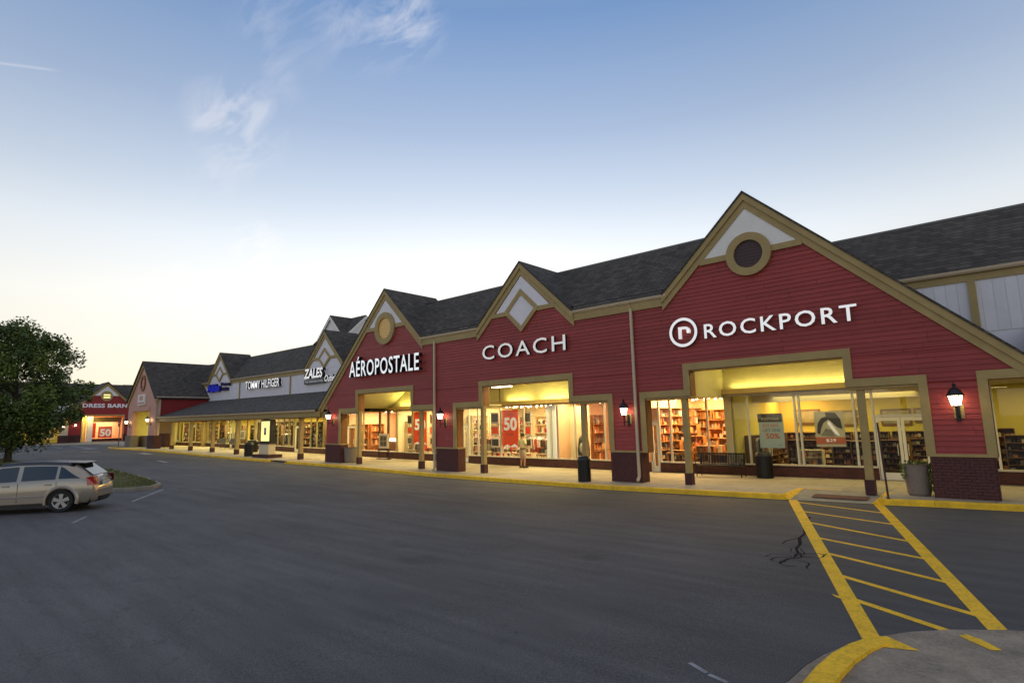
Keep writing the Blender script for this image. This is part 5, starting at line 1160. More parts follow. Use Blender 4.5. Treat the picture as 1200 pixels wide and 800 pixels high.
def table(x, y, w, d, h, kind, label, grp, top='wood_orange'):
    t = empty('display_table', label, 'table', (x, y, G(x)+.157), grp)
    MB().box(-w/2, w/2, -d/2, d/2, h-.05, h).build('table_top', top, t, local=True)
    for sx in (-1, 1):
        for sy in (-1, 1): MB().box(sx*(w/2-.06)-.03, sx*(w/2-.06)+.03, sy*(d/2-.06)-.03, sy*(d/2-.06)+.03, 0, h-.05).build('leg', top, t, local=True)
    goods(t, kind, -w/2+.03, w/2-.03, -d/2, d/2, [h+.001], (.08, .42), (.08, .22))
def spots(root, x0, x1, y0, y1, nx, ny, z, s=.05):
    for i in range(nx):
        for j in range(ny):
            x = x0+(x1-x0)*(i+.5)/nx+random.uniform(-.1, .1); y = y0+(y1-y0)*(j+.5)/ny
            MB().cyl((x, y, wz(x, z)-.16), (x+.02, y-.03, wz(x, z)-.02), s, s*.7, 8).build('spot_light', 'spot_glow', root)
random.seed(21)
spots(R1, -12.4, -8.9, 4.9, 9, 6, 4, 3.46); spots(R2, -24, -18.2, 4.8, 8.5, 9, 3, 3.46, .045); spots(R2, -17.5, -12.9, 4.9, 6.6, 5, 2, 3.46, .045); spots(R3, -36, -31.3, 5, 7.5, 6, 2, 3.46, .05); spots(R3, -30.5, -25, 4.8, 6, 6, 1, 3.46, .045)
GI = 'fittings of the bright gift shop'
for i, (x, y) in enumerate([(-12.0, 8.9), (-10.7, 8.9), (-9.5, 8.9)]): shelf(x, y, 1.2, 2.7, .4, 6, 'gift', ('left', 'middle', 'right')[i]+' tall orange shelf on the back wall of the bright gift shop', GI)
for i, (x, y, h) in enumerate([(-11.7, 6.6, 2.0), (-10.4, 7.2, 2.2), (-9.4, 6.4, 1.9)]): shelf(x, y, 1.05, h, .4, 5, 'gift', ('left', 'middle', 'right')[i]+' free standing orange shelf inside the bright gift shop', GI)
for i, (x, y, h) in enumerate([(-11.35, 5.15, .8), (-9.7, 5.2, .75), (-10.5, 5.9, 1.0)]): table(x, y, 1.1, .7, h, 'gift', ('left', 'right', 'rear')[i]+' low display table in the gift shop window', GI)
SH = 'black shoe box shelves of the right shop'
for i, x in enumerate([-7.6, -6.2, -4.8, -3.4, -2.5]): shelf(x, 9.9, 1.3 if i < 4 else .8, 1.5, .4, 6, 'shoe', ('first', 'second', 'third', 'fourth', 'fifth')[i]+' dark shoe shelf from the left on the rear wall of the right shop', SH, 'wood_brown', box=True)
for i, (x, y, w_) in enumerate([(-6.9, 7.4, 1.3), (-5.0, 6.4, 1.2), (-3.7, 6.9, 1.2), (-3.2, 8.4, 1.4), (-4.35, 5.6, .9)]): shelf(x, y, w_, 1.25, .4, 5, 'shoe', ('far left', 'central', 'right', 'rear right', 'front')[i]+' low dark shoe display in the right shop', SH, 'wood_brown', box=True)
shelf(-6.05, 5.1, .8, .95, .35, 3, 'gift', 'low pale cabinet of goods behind the double mullion', SH, 'shop_wall_cream')
rack(-8.1, 5.6, .9, 'dark coats on a rack behind the bench window', 'clothes racks', 'shoe')
CL = 'fittings of the middle shop'
for i, (x, y) in enumerate([(-23.7, 8.9), (-22.2, 8.9), (-20.7, 8.9), (-19.2, 8.9)]): shelf(x, y, 1.35, 2.6, .4, 5, 'cloth', ('first', 'second', 'third', 'fourth')[i]+' wall shelf from the left in the middle shop', CL, 'shop_wall_cream')
for i, (x, y) in enumerate([(-23.2, 5.7), (-19.0, 5.6), (-21.0, 6.9), (-19.3, 7.0)]): rack(x, y, 1.3, ('left', 'right', 'rear left', 'rear right')[i]+' rack of dark clothes in the middle shop', CL)
for i, (x, y) in enumerate([(-23.6, 5.0), (-22.1, 5.2), (-18.9, 5.05), (-20.7, 5.2)]): table(x, y, 1.0, .6, .62, 'cloth', ('first', 'second', 'fourth', 'third')[i]+' low table of folded clothes from the left in the middle shop', CL, 'shop_wall_cream')
for i, (x, y) in enumerate([(-15.0, 8.4), (-13.7, 8.4)]): shelf(x, y, 1.2, 2.6, .4, 5, 'gift', ('left', 'right')[i]+' handbag shelf on the rear wall right of the pale backdrop', CL, 'wood_orange', fill=.6)
for i, (x, y) in enumerate([(-15.3, 5.3), (-13.9, 5.2), (-14.4, 6.4)]): table(x, y, 1.0, .6, .9, 'gift', ('left', 'front', 'rear')[i]+' handbag table right of the pale backdrop', CL)
# dark armchair-like mannequin display
t = empty('mannequin', 'dark coated display mannequin with pale scarf behind the middle shop glass', 'mannequin', (-16.35, 4.85, gz(-16.4)))
MB().lathe((0, 0, .02), [(.22, 0), (.22, .03), (.03, .05), (.03, .5)], 16).build('stand', 'grey_metal', t, local=True)
MB().lathe((0, 0, .45), [(.22, 0), (.30, .15), (.31, .45), (.27, .75), (.24, .95), (.15, 1.08), (.05, 1.14)], 18).build('coat', 'goods_cloth_0', t, local=True, smooth=True)
MB().lathe((.15, -.28, .70), [(.10, 0), (.17, .12), (.18, .32), (.12, .48), (.03, .52)], 12).build('scarf', 'goods_cloth_2', t, local=True, smooth=True)
AE = 'fittings of the amber window shop'
for i, (x, y) in enumerate([(-35.6, 8.4), (-34.2, 8.4), (-32.6, 8.4)]): shelf(x, y, 1.3, 2.3, .4, 4, 'gift', ('left', 'middle', 'right')[i]+' wall shelf behind the counter of the corner jewellery shop', AE, 'wood_orange', fill=.5)
for i, (x, y) in enumerate([(-30.0, 5.5), (-26.2, 5.3), (-27.2, 5.5)]): rack(x, y, 1.1, ('left', 'right', 'middle')[i]+' clothes rack in the amber window shop', AE)
table(-29.9, 5.0, .9, .5, .55, 'cloth', 'low table under the framed pictures in the amber window shop', AE, 'shop_wall_cream'); table(-28.5, 4.95, .9, .5, .5, 'cloth', 'low table under the red banner in the amber window shop', AE, 'shop_wall_cream')
t = poster('dark lettering ZALES on the peach wall inside the corner shop', -35.1, -33.0, 2.0, 2.45, 8.2, 'shop_wall_peach', 'wall_sign', 'sign')
text_parts(t, 'ZALES', -34.4, -33.3, 2.05, 2.4, 8.18, .02, 'dark_frame', 'dark_frame', split=False, name='print')
AR = 'fittings behind the arcade windows'
for i, x in enumerate([-61.2, -59.0, -57.0, -55.0, -53.0, -51.0, -49.3, -47.6, -46.0, -43.6, -41.9, -40.4, -38.6]):
    wd_ = ('first', 'second', 'third', 'fourth', 'fifth', 'sixth', 'seventh', 'eighth', 'ninth', 'tenth', 'eleventh', 'twelfth', 'thirteenth')[i]
    if i % 3 == 1: rack(x, 5.3, 1.5, wd_+' fitting from the far end behind the arcade windows, a clothes rack', AR)
    else: shelf(x, 5.2+.5*(i % 2), 1.5, 2.1, .4, 5, 'cloth' if i % 2 else 'shoe', wd_+' fitting from the far end behind the arcade windows, a shelf', AR, 'wood_brown')
for i, x in enumerate((-38.9, -41.3)):
    shelf(x, 4.75, 1.2, 2.4, .3, 6, 'shoe', ('right', 'left')[i]+' tall dark stocked shelf close behind the corner window of the arcade', AR, 'wood_brown', fill=.95)
shelf(.3, 7.2, 1.4, 1.4, .4, 5, 'shoe', 'dark shoe shelf behind the window at the right edge', SH, 'wood_brown', box=True)
shelf(-.8, 8.8, 1.4, 1.6, .4, 5, 'shoe', 'rear shoe shelf behind the window at the right edge', SH, 'wood_brown', box=True)

def side_shelf(xw, y, w, h, n, kind, label, grp, wood='wood_orange', fill=.9, box=False):
    shelf(xw+.42, y, w, h, .4, n, kind, label, grp, wood, rz=math.pi/2, fill=fill, box=box)
OR = ('nearest', 'second', 'third', 'fourth')
for i, y in enumerate((5.3, 6.6, 7.9, 8.9)): side_shelf(-12.52, y, 1.25, 2.8, 7, 'gift', OR[i]+' packed shelf along the left wall of the bright gift shop', GI, fill=.97)
for i, y in enumerate((6.0, 7.5, 9.0)): side_shelf(-8.60, y, 1.4, 1.5, 6, 'shoe', OR[i]+' shoe box shelf along the left wall of the right shop', SH, 'wood_brown', box=True)
for i, y in enumerate((5.4, 6.9, 8.3)): side_shelf(-24.50, y, 1.35, 2.7, 6, 'cloth', OR[i]+' shelf along the left wall of the middle shop', CL, 'shop_wall_cream')
for i, y in enumerate((6.4, 7.8)): side_shelf(-17.70, y, 1.2, 2.6, 5, 'gift', OR[i]+' handbag shelf along the partition wall right of the sale banner', CL, 'wood_orange', fill=.7)
for i, y in enumerate((5.2, 6.6)): side_shelf(-36.6, y, 1.2, 2.2, 4, 'gift', OR[i]+' shelf on the left wall of the corner jewellery shop', AE, 'wood_orange', fill=.6)
side_shelf(-30.88, 5.6, 1.2, 2.4, 5, 'cloth', 'tall shelf on the left wall behind the framed pictures', AE, 'shop_wall_cream')
for xw, nm_ in ((-70.7, 'farthest arcade shop'), (-51.8, 'middle arcade shop'), (-44.6, 'nearest arcade shop')):
    for i, y in enumerate((5.3, 6.8, 8.1)): side_shelf(xw, y, 1.35, 2.4, 5, ('cloth', 'shoe', 'gift')[i], OR[i]+' wall shelf on the left side of the '+nm_, AR, 'wood_brown')
for i, y in enumerate((5.6, 7.2)): side_shelf(-1.75, y, 1.4, 1.5, 6, 'shoe', OR[i]+' shoe shelf on the left wall behind the window at the right edge', SH, 'wood_brown', box=True)
for i, (x, y, h) in enumerate([(-12.0, 5.6, 1.3), (-11.0, 5.9, 1.5), (-10.2, 5.0, 1.1), (-9.35, 5.4, 1.4), (-11.2, 4.85, .9)]):
    shelf(x, y, .8, h, .35, 4, 'gift', ('leftmost', 'central', 'front right', 'right', 'front left')[i]+' short goods stand in the gift shop window', GI, 'wood_orange', fill=.97)
for i, (x, z0, z1) in enumerate([(-7.4, 2.0, 2.7), (-5.9, 1.9, 2.6), (-3.9, 1.9, 2.6), (-2.7, 2.0, 2.6)]):
    t = empty('framed_picture', ('first', 'second', 'third', 'fourth')[i]+' framed picture from the left on the yellow rear wall of the right shop', 'picture', (x, 10.4, z0), 'pictures on the rear wall'); bx('frame', 'wood_brown', t, x-.55, x+.55, 10.42, 10.49, z0, z1); bx('picture', 'poster_photo', t, x-.47, x+.47, 10.40, 10.418, z0+.08, z1-.08)
ceiling_lights(R1, [(-7.2, 5.6), (-5.4, 5.6), (-3.6, 5.6), (-7.2, 8), (-5.4, 8), (-3.6, 8)], 3.497, (.55, .12), 'fluoro'); bx('hung_ceiling_beam', 'shop_ceiling', R1, -8.6, -1.9, 6.6, 6.7, 3.0, 3.49)
# =================================================================== PERSON
def skin_obj(name, verts, edges, rad, m, parent, sub=2, root=0):
    me = bpy.data.meshes.new(name); me.from_pydata(verts, edges, [])
    o = bpy.data.objects.new(name, me); COL.objects.link(o)
    sk = o.modifiers.new('s', 'SKIN'); sk.use_smooth_shade = True
    for i, r in enumerate(rad): me.skin_vertices[0].data[i].radius = (r, r) if isinstance(r, (int, float)) else r
    me.skin_vertices[0].data[root].use_root = True
    su = o.modifiers.new('u', 'SUBSURF'); su.levels = su.render_levels = sub
    dg = bpy.context.evaluated_depsgraph_get(); nm = bpy.data.meshes.new_from_object(o.evaluated_get(dg)); nm.name = name
    nm.materials.clear(); nm.materials.append(MATS[m]); nm.polygons.foreach_set('use_smooth', [True]*len(nm.polygons))
    bpy.data.objects.remove(o); o = bpy.data.objects.new(name, nm); COL.objects.link(o); o.parent = parent; return o
mat('skin', (.42, .22, .13), rough=.6); mat('cream_shirt', (.62, .56, .30), rough=.85, noise=.06, bump=.2, bscale=30); mat('tan_shorts', (.40, .33, .24), rough=.85, noise=.06, bump=.2, bscale=30); mat('dark_hair', (.035, .02, .012), rough=.7); mat('brown_shoe', (.05, .03, .02), rough=.5); mat('belt_leather', (.05, .03, .02), rough=.5)
t = empty('person', 'person seen from behind in cream shirt and tan shorts looking into the middle shop window', 'person', (-18.95, 3.2, G(-19)+.15), rotz=math.radians(-8))
V = [(0, 0, .93), (0, .0, 1.12), (0, .01, 1.30), (0, 0, 1.43), (0, .01, 1.52), (0, .03, 1.60), (0, .03, 1.69)]
E_ = [(0, 1), (1, 2), (2, 3), (3, 4), (4, 5), (5, 6)]; Rr = [(.15, .11), (.14, .10), (.17, .11), (.12, .08), .052, (.075, .09), (.07, .085)]
def chain(base, pts, rs):
    p = base
    for q, r in zip(pts, rs): V.append(q); Rr.append(r); E_.append((p, len(V)-1)); p = len(V)-1
    return p
for s in (-1, 1):
    chain(0, [(s*.095, 0, .86), (s*.10, .01, .66), (s*.11, .02, .49), (s*.125, -.01, .30), (s*.13, -.02, .09), (s*.15, .10, .035)], [.095, .078, .058, .052, .035, .035])
    h = chain(3, [(s*.17, 0, 1.40), (s*.24, -.04, 1.24), (s*.27, -.04, 1.10), (s*.24, .12, 1.06), (s*.19, .24, 1.08), (s*.18, .28, 1.085)], [.055, .045, .038, .033, .026, .030])
    for k in range(4): chain(h, [(s*(.20-.018*k), .33, 1.10-.006*k), (s*(.195-.018*k), .36+.004*(k % 2), 1.08)], [.010, .008])
    chain(h, [(s*.15, .29, 1.10), (s*.135, .315, 1.11)], [.011, .009])
skin_obj('body', V, E_, Rr, 'skin', t)
V = [(0, 0, .90), (0, 0, 1.02), (0, .01, 1.2), (0, .01, 1.34), (0, 0, 1.45)]; E_ = [(0, 1), (1, 2), (2, 3), (3, 4)]; Rr = [(.185, .135), (.18, .13), (.19, .13), (.19, .12), (.075, .07)]
for s in (-1, 1): chain(3, [(s*.17, 0, 1.385), (s*.235, -.03, 1.26), (s*.262, -.04, 1.15)], [.085, .075, .07])
skin_obj('shirt', V, E_, Rr, 'cream_shirt', t)
V = [(0, 0, .96), (0, 0, .86)]; E_ = [(0, 1)]; Rr = [(.175, .135), (.17, .135)]
for s in (-1, 1): chain(1, [(s*.10, 0, .76), (s*.11, .01, .62), (s*.115, .015, .50)], [.112, .105, .10])
skin_obj('shorts', V, E_, Rr, 'tan_shorts', t)
MB().lathe((0, 0, .955), [(.165, 0), (.172, .01), (.172, .035), (.165, .04)], 20).build('belt', 'belt_leather', t, local=True)
m = MB()
m.lathe((0, .015, 1.60), [(.082, 0), (.098, .05), (.092, .10), (.06, .14), (.01, .155)], 16); m.build('hair', 'dark_hair', t, local=True, smooth=True)
m = MB()
for s in (-1, 1): m.lathe((s*.078, .03, 1.60), [(.004, -.03), (.018, -.01), (.02, .015), (.004, .03)], 8)
m.lathe((0, .125, 1.585), [(.004, -.02), (.016, 0), (.006, .05)], 8); m.build('ears_and_nose', 'skin', t, local=True, smooth=True)
for s in (-1, 1):
    MB().xbox((s*.032, .112, 1.63), (.012, 0, 0), (0, .004, 0), (0, 0, .006)).build('eye', 'dark_hair', t, local=True)
    MB().add([(s*.14-.05, -.09, 0), (s*.14+.05, -.09, 0), (s*.155+.052, .19, 0), (s*.155-.048, .19, 0), (s*.14-.045, -.09, .10), (s*.14+.045, -.09, .10), (s*.15+.045, .06, .095), (s*.155+.045, .185, .045), (s*.155-.04, .185, .045), (s*.15-.04, .06, .095)],
             [(0, 3, 2, 1), (4, 5, 6, 9), (9, 6, 7, 8), (0, 1, 5, 4), (2, 3, 8, 7), (1, 2, 7, 6, 5), (0, 4, 9, 8, 3)]).build('shoe', 'brown_shoe', t, local=True)
MB().xbox((0, .118, 1.555), (.022, 0, 0), (0, .003, 0), (0, 0, .004)).build('mouth', 'stop_red', t, local=True)

# =================================================================== CAR
mat('car_paint', (.42, .36, .28), rough=.30, metal=.45, coat=.8); mat('car_glass', (.012, .02, .022), rough=.04, spec=.9); mat('car_black', (.012, .012, .013), rough=.35)
mat('tail_red', (.42, .012, .008), rough=.15, coat=1, spec=.5); mat('chrome', (.75, .75, .75), rough=.15, metal=1); mat('rim', (.50, .50, .50), rough=.3, metal=.8); mat('tyre', (.018, .018, .018), rough=.85); mat('plate_white', (.6, .6, .55), rough=.5)
hd = math.atan2(-.86, -.51)
CAR = empty('parked_car', 'tan five door hatchback parked at the left edge, seen from its rear quarter', 'car', (-22.97, -14.40, G(-23)+.0), rotz=hd)
ST = [(-.88, .40, .66, .60, .56, .64), (-.86, .30, .78, .66, .60, .70), (-.80, .26, .84, .90, .66, .99), (-.70, .25, .86, .955, .67, 1.07), (-.55, .24, .868, .965, .65, 1.19), (-.38, .23, .872, .97, .62, 1.34), (-.22, .22, .874, .97, .62, 1.43), (0, .21, .875, .965, .625, 1.49), (.6, .20, .875, .95, .63, 1.525), (1.2, .20, .875, .935, .635, 1.53),
      (1.65, .20, .875, .925, .63, 1.50), (1.95, .20, .875, .92, .625, 1.36), (2.3, .20, .873, .925, .66, 1.16), (2.6, .20, .865, .93, .70, 1.02), (3.1, .22, .83, .85, .62, .94), (3.4, .26, .76, .74, .52, .84), (3.52, .34, .62, .60, .42, .66)]
def stn(x):
    for a, b in zip(ST, ST[1:]):
        if a[0] <= x <= b[0]: k = (x-a[0])/(b[0]-a[0]); return [p+(q-p)*k for p, q in zip(a, b)]
    return list(ST[0] if x < 0 else ST[-1])
def ring(s):
    x, zb, w, bt, wr, zr = s; mid = (zb+bt)/2+.05
    h = [(0, zb), (w*.88, zb), (w*.985, zb+.10), (w, mid), (w*.99, bt-.05), (w*.955, bt), (wr+.05, max(zr-.10, bt+.01)), (wr-.10, zr-.018), (0, zr)]
    return [(x, y, z) for y, z in h] + [(x, -y, z) for y, z in h[-2:0:-1]]
fine = []
for a, b in zip(ST, ST[1:]): n_ = max(1, int((b[0]-a[0])/.15)); fine += [stn(a[0]+(b[0]-a[0])*i/n_) for i in range(n_)]
fine.append(list(ST[-1])); rings = [ring(s) for s in fine]; nr = len(rings[0])
body = MB(); [body.v.extend(r) for r in rings]
for i in range(len(rings)-1):
    for j in range(nr): body.f.append((i*nr+j, i*nr+(j+1) % nr, (i+1)*nr+(j+1) % nr, (i+1)*nr+j)); body.m.append(0)
body.f += [tuple(range(nr)), tuple(range((len(rings)-1)*nr, len(rings)*nr))]; body.m += [0, 0]
bo = body.build('body', 'car_paint', CAR, local=True, smooth=True)
cut = MB()
for x in (0, 2.635):
    for s in (-1, 1): cut.cyl((x, s*.62, .335), (x, s*1.1, .335), .385, .385, 28)
co_ = cut.build('cutter', 'car_black'); bpy.context.view_layer.update()
bo.parent = None; md = bo.modifiers.new('b', 'BOOLEAN'); md.object = co_; md.operation = 'DIFFERENCE'; md.solver = 'EXACT'
dg = bpy.context.evaluated_depsgraph_get(); nm = bpy.data.meshes.new_from_object(bo.evaluated_get(dg)); bo.modifiers.clear(); bo.data = nm; bo.parent = CAR
nm.materials.clear(); nm.materials.append(MATS['car_paint'])
bm = bmesh.new(); bm.from_mesh(nm)
for f in bm.faces: f.smooth = True; f.material_index = 0
for e in bm.edges:
    if len(e.link_faces) == 2 and e.calc_face_angle(0) > .7: e.smooth = False
bm.to_mesh(nm); bm.free()
bpy.data.objects.remove(co_)
def side(x, t_, s=1, off=.008):
    _, zb, w, bt, wr, zr = stn(x); a = Vector((w*.955, bt)); b = Vector((wr+.05, max(zr-.10, bt+.01))); p = a.lerp(b, t_); return (x, s*(p.x+off), p.y+off*.3)
def strip(pts_lo, pts_hi, s, off=.008):
    m = MB(); n = len(pts_lo)
    for o_ in (off, -.01):
        for (x, t_) in pts_lo: m.v.append(side(x, t_, s, o_))
        for (x, t_) in pts_hi: m.v.append(side(x, t_, s, o_))
    for i in range(n-1): m.f += [(i, i+1, n+i+1, n+i)]; m.m += [0]
    k = 2*n; loop = list(range(n))+list(range(2*n-1, n-1, -1))
    for a, b in zip(loop, loop[1:]+loop[:1]): m.f.append((a, b, b+k, a+k)); m.m.append(0)
    return m
def lin(a, b, n): return [a+(b-a)*i/(n-1) for i in range(n)]
for s in (1, -1):
    X = lin(-.44, .12, 7); strip([(x, .08) for x in X], [(x, min(.92, .12+1.5*(x+.44))) if x < .05 else (x, .9) for x in X], s).build('quarter_window', 'car_glass', CAR, local=True)
    X = lin(.20, 1.06, 9); strip([(x, .06) for x in X], [(x, .92) for x in X], s).build('rear_side_window', 'car_glass', CAR, local=True)
    X = lin(1.18, 2.05, 9); strip([(x, .06) for x in X], [(x, .92 if x < 1.75 else .92-1.2*(x-1.75)) for x in X], s).build('front_side_window', 'car_glass', CAR, local=True)
    def wall(x, z): _, zb, w, bt, wr, zr = stn(x); return s*(w+.004)
    for x in (.16, 1.12, 2.12):
        m = MB(); zz_ = lin(.62 if x < .3 else .34, .90, 6)
        for a, b in zip(zz_, zz_[1:]): m.xbox((x-(.10*(.9-a) if x < .3 else 0), wall(x, a)-s*.003, (a+b)/2), (.004, 0, 0), (0, .004, 0), (0, 0, (b-a)/2+.001))
        m.build('door_gap', 'car_black', CAR, local=True)
    for x in (.36, 1.42): MB().xbox((x, wall(x, .8)+s*.012, .845), (.085, 0, 0), (0, .014, 0), (0, 0, .016)).build('door_handle', 'car_paint', CAR, local=True)
    MB().xbox((1.15, wall(1, .5)+s*.004, .50), (.72, 0, 0), (0, .012, 0), (0, 0, .022)).build('side_moulding', 'chrome', CAR, local=True)
    MB().xbox((1.3, s*.84, .235), (.9, 0, 0), (0, .04, 0), (0, 0, .045)).build('sill', 'car_black', CAR, local=True)
    # mirror
    MB().xbox((2.08, s*.96, .97), (.05, .02*s, 0), (0, .10, 0), (0, 0, .07)).build('mirror', 'car_paint', CAR, local=True)
    for cx_ in (0, 2.635):
        m = MB(); n_ = 18
        for k in range(n_+1):
            t_ = math.pi*(-.08+1.16*k/n_); c_, q_ = math.cos(t_), math.sin(t_)
            for rr, yy in ((.385, .868), (.385, .897), (.43, .900), (.475, .868)): m.v.append((cx_+rr*c_, s*yy, .335+rr*q_))
        for k in range(n_):
            for j in range(4): m.f.append((k*4+j, k*4+(j+1) % 4, (k+1)*4+(j+1) % 4, (k+1)*4+j)); m.m.append(0)
        m.build('wheel_arch', 'car_paint', CAR, local=True, smooth=False)
        MB().cyl((cx_, s*.60, .335), (cx_, s*.62, .335), .384, .384, 24).build('wheel_well', 'car_black', CAR, local=True)
        wh = empty_child = bpy.data.objects.new('wheel', None); COL.objects.link(wh); wh.parent = CAR; wh.location = (cx_, s*.78, .33)
        o = MB().add([(r_*math.cos(2*math.pi*i/32), s*y_, r_*math.sin(2*math.pi*i/32)) for r_, y_ in ((.225, -.09), (.31, -.10), (.33, -.07), (.33, .07), (.315, .095), (.225, .085)) for i in range(32)],
                     [(k*32+i, k*32+(i+1) % 32, ((k+1) % 6)*32+(i+1) % 32, ((k+1) % 6)*32+i) for k in range(6) for i in range(32)]).build('tyre', 'tyre', wh, local=True)
        MB().cyl((0, s*.02, 0), (0, s*.03, 0), .224, .224, 28).build('brake_shadow_disc', 'car_black', wh, local=True)
        rm = MB()
        for i in range(28):
            a, b = 2*math.pi*i/28, 2*math.pi*(i+1)/28
            rm.add([(r_*math.cos(q), s*y_, r_*math.sin(q)) for q in (a, b) for r_, y_ in ((.20, .06), (.225, .088), (.228, .05))], [(0, 1, 4, 3), (1, 2, 5, 4), (0, 3, 5, 2)])
        for k in range(5):
            a = 2*math.pi*k/5+.3; c_, q_ = math.cos(a), math.sin(a); d_ = Vector((c_, 0, q_)); e_ = Vector((-q_, 0, c_))
            rm.add([d_*.03-e_*.035+Vector((0, s*.075, 0)), d_*.03+e_*.035+Vector((0, s*.075, 0)), d_*.215+e_*.062+Vector((0, s*.075, 0)), d_*.215-e_*.062+Vector((0, s*.075, 0)),
                    d_*.03-e_*.035+Vector((0, s*.045, 0)), d_*.03+e_*.035+Vector((0, s*.045, 0)), d_*.215+e_*.055+Vector((0, s*.045, 0)), d_*.215-e_*.055+Vector((0, s*.045, 0))], [(0, 1, 2, 3), (4, 7, 6, 5), (0, 3, 7, 4), (1, 5, 6, 2), (0, 4, 5, 1)])
        rm.cyl((0, s*.05, 0), (0, s*.082, 0), .05, .045, 14)
        rm.build('rim', 'rim', wh, local=True)
    # tail light wrapping the corner
    P = [(-.50, .875, .96), (-.86, .70, .985), (-.90, .66, .80), (-.58, .882, .76)]
    MB().add([(-.62, s*.872, 1.01), (-.78, s*.845, 1.035), (-.86, s*.70, 1.04), (-.90, s*.69, .80), (-.87, s*.82, .78), (-.66, s*.886, .77), (-.62, s*.82, 1.0), (-.70, s*.62, 1.03), (-.70, s*.62, .80), (-.64, s*.82, .78)],
             [(0, 1, 4, 5), (1, 2, 3, 4), (0, 6, 7, 2, 1), (5, 4, 3, 8, 9)]).build('tail_light', 'tail_red', CAR, local=True)
mr = MB()
for i in range(len(fine)-1):
    a, b = fine[i], fine[i+1]
    if -.23 <= a[0] < 1.62:
        ra, rb = rings[i], rings[i+1]
        for j in (6, 7, 8, 9):
            q = [ra[j], ra[j+1], rb[j+1], rb[j]]; mr.add([(x, y*1.0, z+.006) for x, y, z in q], [(0, 1, 2, 3)])
mr.build('roof_panel', 'car_black', CAR, local=True, smooth=True)
MB().add([(-.725, .60, 1.07), (-.725, -.60, 1.07), (-.30, -.55, 1.41), (-.30, .55, 1.41)], [(0, 1, 2, 3)]).build('rear_window', 'car_glass', CAR, local=True)
MB().add([(-.10, .62, 1.475), (-.10, -.62, 1.475), (-.46, -.56, 1.445), (-.46, .56, 1.445), (-.10, .62, 1.44), (-.10, -.62, 1.44), (-.44, -.56, 1.42), (-.44, .56, 1.42)], [(0, 1, 2, 3), (4, 7, 6, 5), (0, 4, 5, 1), (1, 5, 6, 2), (2, 6, 7, 3), (3, 7, 4, 0)]).build('spoiler', 'car_black', CAR, local=True)
MB().add([(1.70, .58, 1.485), (1.70, -.58, 1.485), (2.56, -.64, 1.055), (2.56, .64, 1.055)], [(0, 1, 2, 3)]).build('windscreen', 'car_glass', CAR, local=True)
MB().xbox((-.885, 0, .80), (.012, 0, 0), (0, .30, 0), (0, 0, .075)).build('number_plate', 'plate_white', CAR, local=True)
MB().xbox((-.89, 0, .90), (.014, 0, 0), (0, .40, 0), (0, 0, .014)).build('chrome_strip', 'chrome', CAR, local=True)
m = MB(); 
for i in range(14):
    a, b = -1+2*i/14, -1+2*(i+1)/14
    fx = lambda q: -.955+.17*abs(q)**3
    m.add([(fx(a), a*.84, .62), (fx(b), b*.84, .62), (fx(b)+.02, b*.85, .40), (fx(a)+.02, a*.85, .40), (fx(a)+.14, a*.80, .63), (fx(b)+.14, b*.80, .63)], [(0, 1, 2, 3), (0, 4, 5, 1)])
m.build('rear_bumper', 'car_paint', CAR, local=True)
m = MB()
for i in range(14):
    a, b = -1+2*i/14, -1+2*(i+1)/14
    m.add([(fx(a)+.015, a*.85, .40), (fx(b)+.015, b*.85, .40), (fx(b)+.08, b*.83, .24), (fx(a)+.08, a*.83, .24)], [(0, 1, 2, 3)])
m.build('bumper_skirt', 'car_black', CAR, local=True)

# =================================================================== TREE
mat('bark', (.055, .042, .032), rough=.95, noise=.4, nscale=9, bump=.6, bscale=20, stretch=(1, 1, .3))
mat('leaf_dark', (.060, .095, .016), rough=.65, noise=.3, nscale=1.3); mat('leaf_mid', (.095, .145, .024), rough=.6, noise=.3, nscale=1.3); mat('leaf_light', (.16, .21, .036), rough=.55, noise=.3, nscale=1.3)
random.seed(5)
TX, TY = -50.4, -12.6; TZ = G(TX)+.15
TR = empty('shade_tree', 'big dark green leafy tree on the grass island at the left edge', 'tree', (TX, TY, TZ))
V = [(0, 0, -.1), (.05, .02, .5), (.12, 0, 1.3), (.2, .05, 2.1), (.25, 0, 3.0), (.15, .1, 4.4), (.3, 0, 6.0), (.2, .1, 7.6)]; E_ = [(i, i+1) for i in range(7)]; Rr = [.30, .21, .19, .19, .17, .13, .09, .04]; tips = []
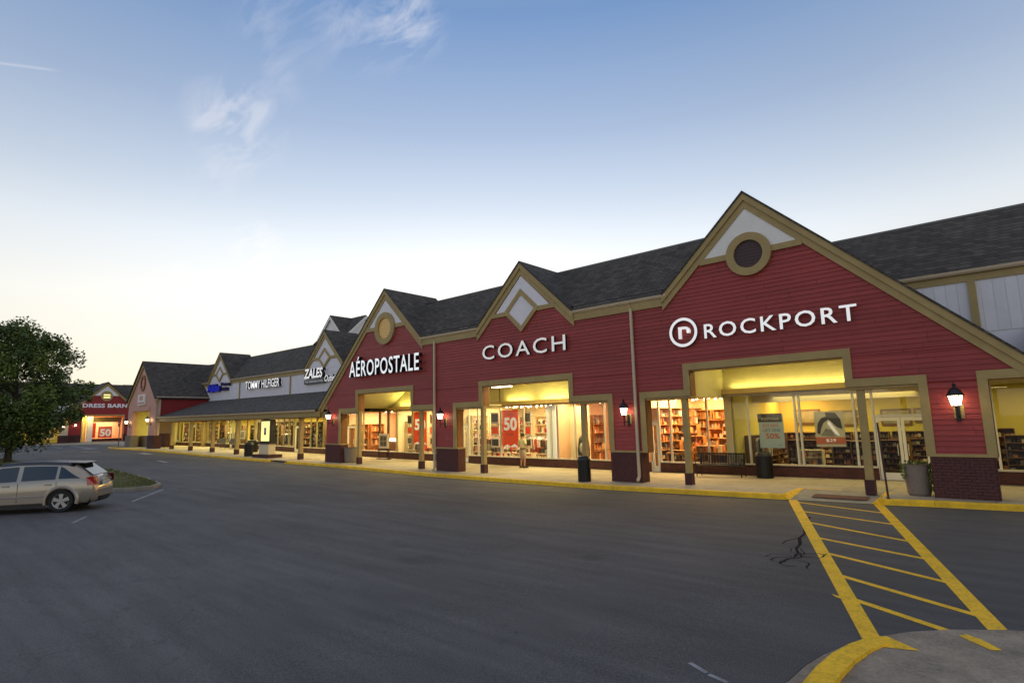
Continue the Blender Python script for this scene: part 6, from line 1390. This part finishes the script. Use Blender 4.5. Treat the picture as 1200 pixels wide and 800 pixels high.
for i in range(13):
    a = i*2.4+random.uniform(-.3, .3); base = 3+i % 4; z0 = V[base][2]; ln = random.uniform(2.4, 3.5)*(1-.09*(base-3)); el = random.uniform(.1, .6)+.12*(base-3)
    pts = []; p = Vector(V[base])
    for k in range(4):
        p = p+Vector((math.cos(a)*math.cos(el), math.sin(a)*math.cos(el), math.sin(el)))*ln/4; a += random.uniform(-.3, .3); el += random.uniform(-.1, .25); pts.append(tuple(p)); tips.append((p.copy(), k))
    chain(base, pts, [.08, .06, .04, .02])
skin_obj('trunk', V, E_, Rr, 'bark', TR, 1)
clumps = []
for p, k in tips:
    if k >= 1: clumps.append((p, random.uniform(.6, 1.05)))
for _ in range(88):
    u_ = random.uniform(-1, 1); a = random.random()*6.283; zz_ = u_
    hz_ = 5.1+zz_*3.9; rad = 3.7*math.sqrt(max(0, 1-abs(zz_)**2.3))*(1 if zz_ < .2 else 1-.18*(zz_-.2)); rr = rad*random.uniform(.55, 1.0)**.6
    clumps.append((Vector((rr*math.cos(a)+.2, rr*math.sin(a), hz_)), random.uniform(.55, 1.1)))
for _ in range(40):   # twigs sticking out of the outline
    a = random.random()*6.283; zz_ = random.uniform(-.7, .95); rad = 4.1*math.sqrt(max(0, 1-abs(zz_)**2.3)); clumps.append((Vector((rad*math.cos(a), rad*math.sin(a), 5.2+zz_*4.1)), random.uniform(.25, .5)))
lf = MB()
for c, r in clumps:
    tone = random.choice((0, 0, 1, 1, 2)); nl = int(340*r*r)+60
    for _ in range(nl):
        d = Vector((random.gauss(0, 1), random.gauss(0, 1), random.gauss(0, .75))); d = d.normalized()*r*random.random()**.45; p = c+d
        u1 = Vector((random.uniform(-1, 1), random.uniform(-1, 1), random.uniform(-.5, .5))).normalized(); u2 = u1.cross(Vector((random.uniform(-1, 1), random.uniform(-1, 1), random.uniform(-1, 1)))).normalized()
        s1, s2 = random.uniform(.07, .13), random.uniform(.045, .075); k = len(lf.v)
        lf.v += [p-u1*s1, p-u2*s2, p+u1*s1, p+u2*s2]; lf.f.append((k, k+1, k+2, k+3)); lf.m.append(min(2, max(0, tone+random.choice((-1, 0, 0, 1)))))
lf.v = [tuple(q) for q in lf.v]
lf.build('crown', ['leaf_dark', 'leaf_mid', 'leaf_light'], TR, local=True, recalc=False, kind='stuff')
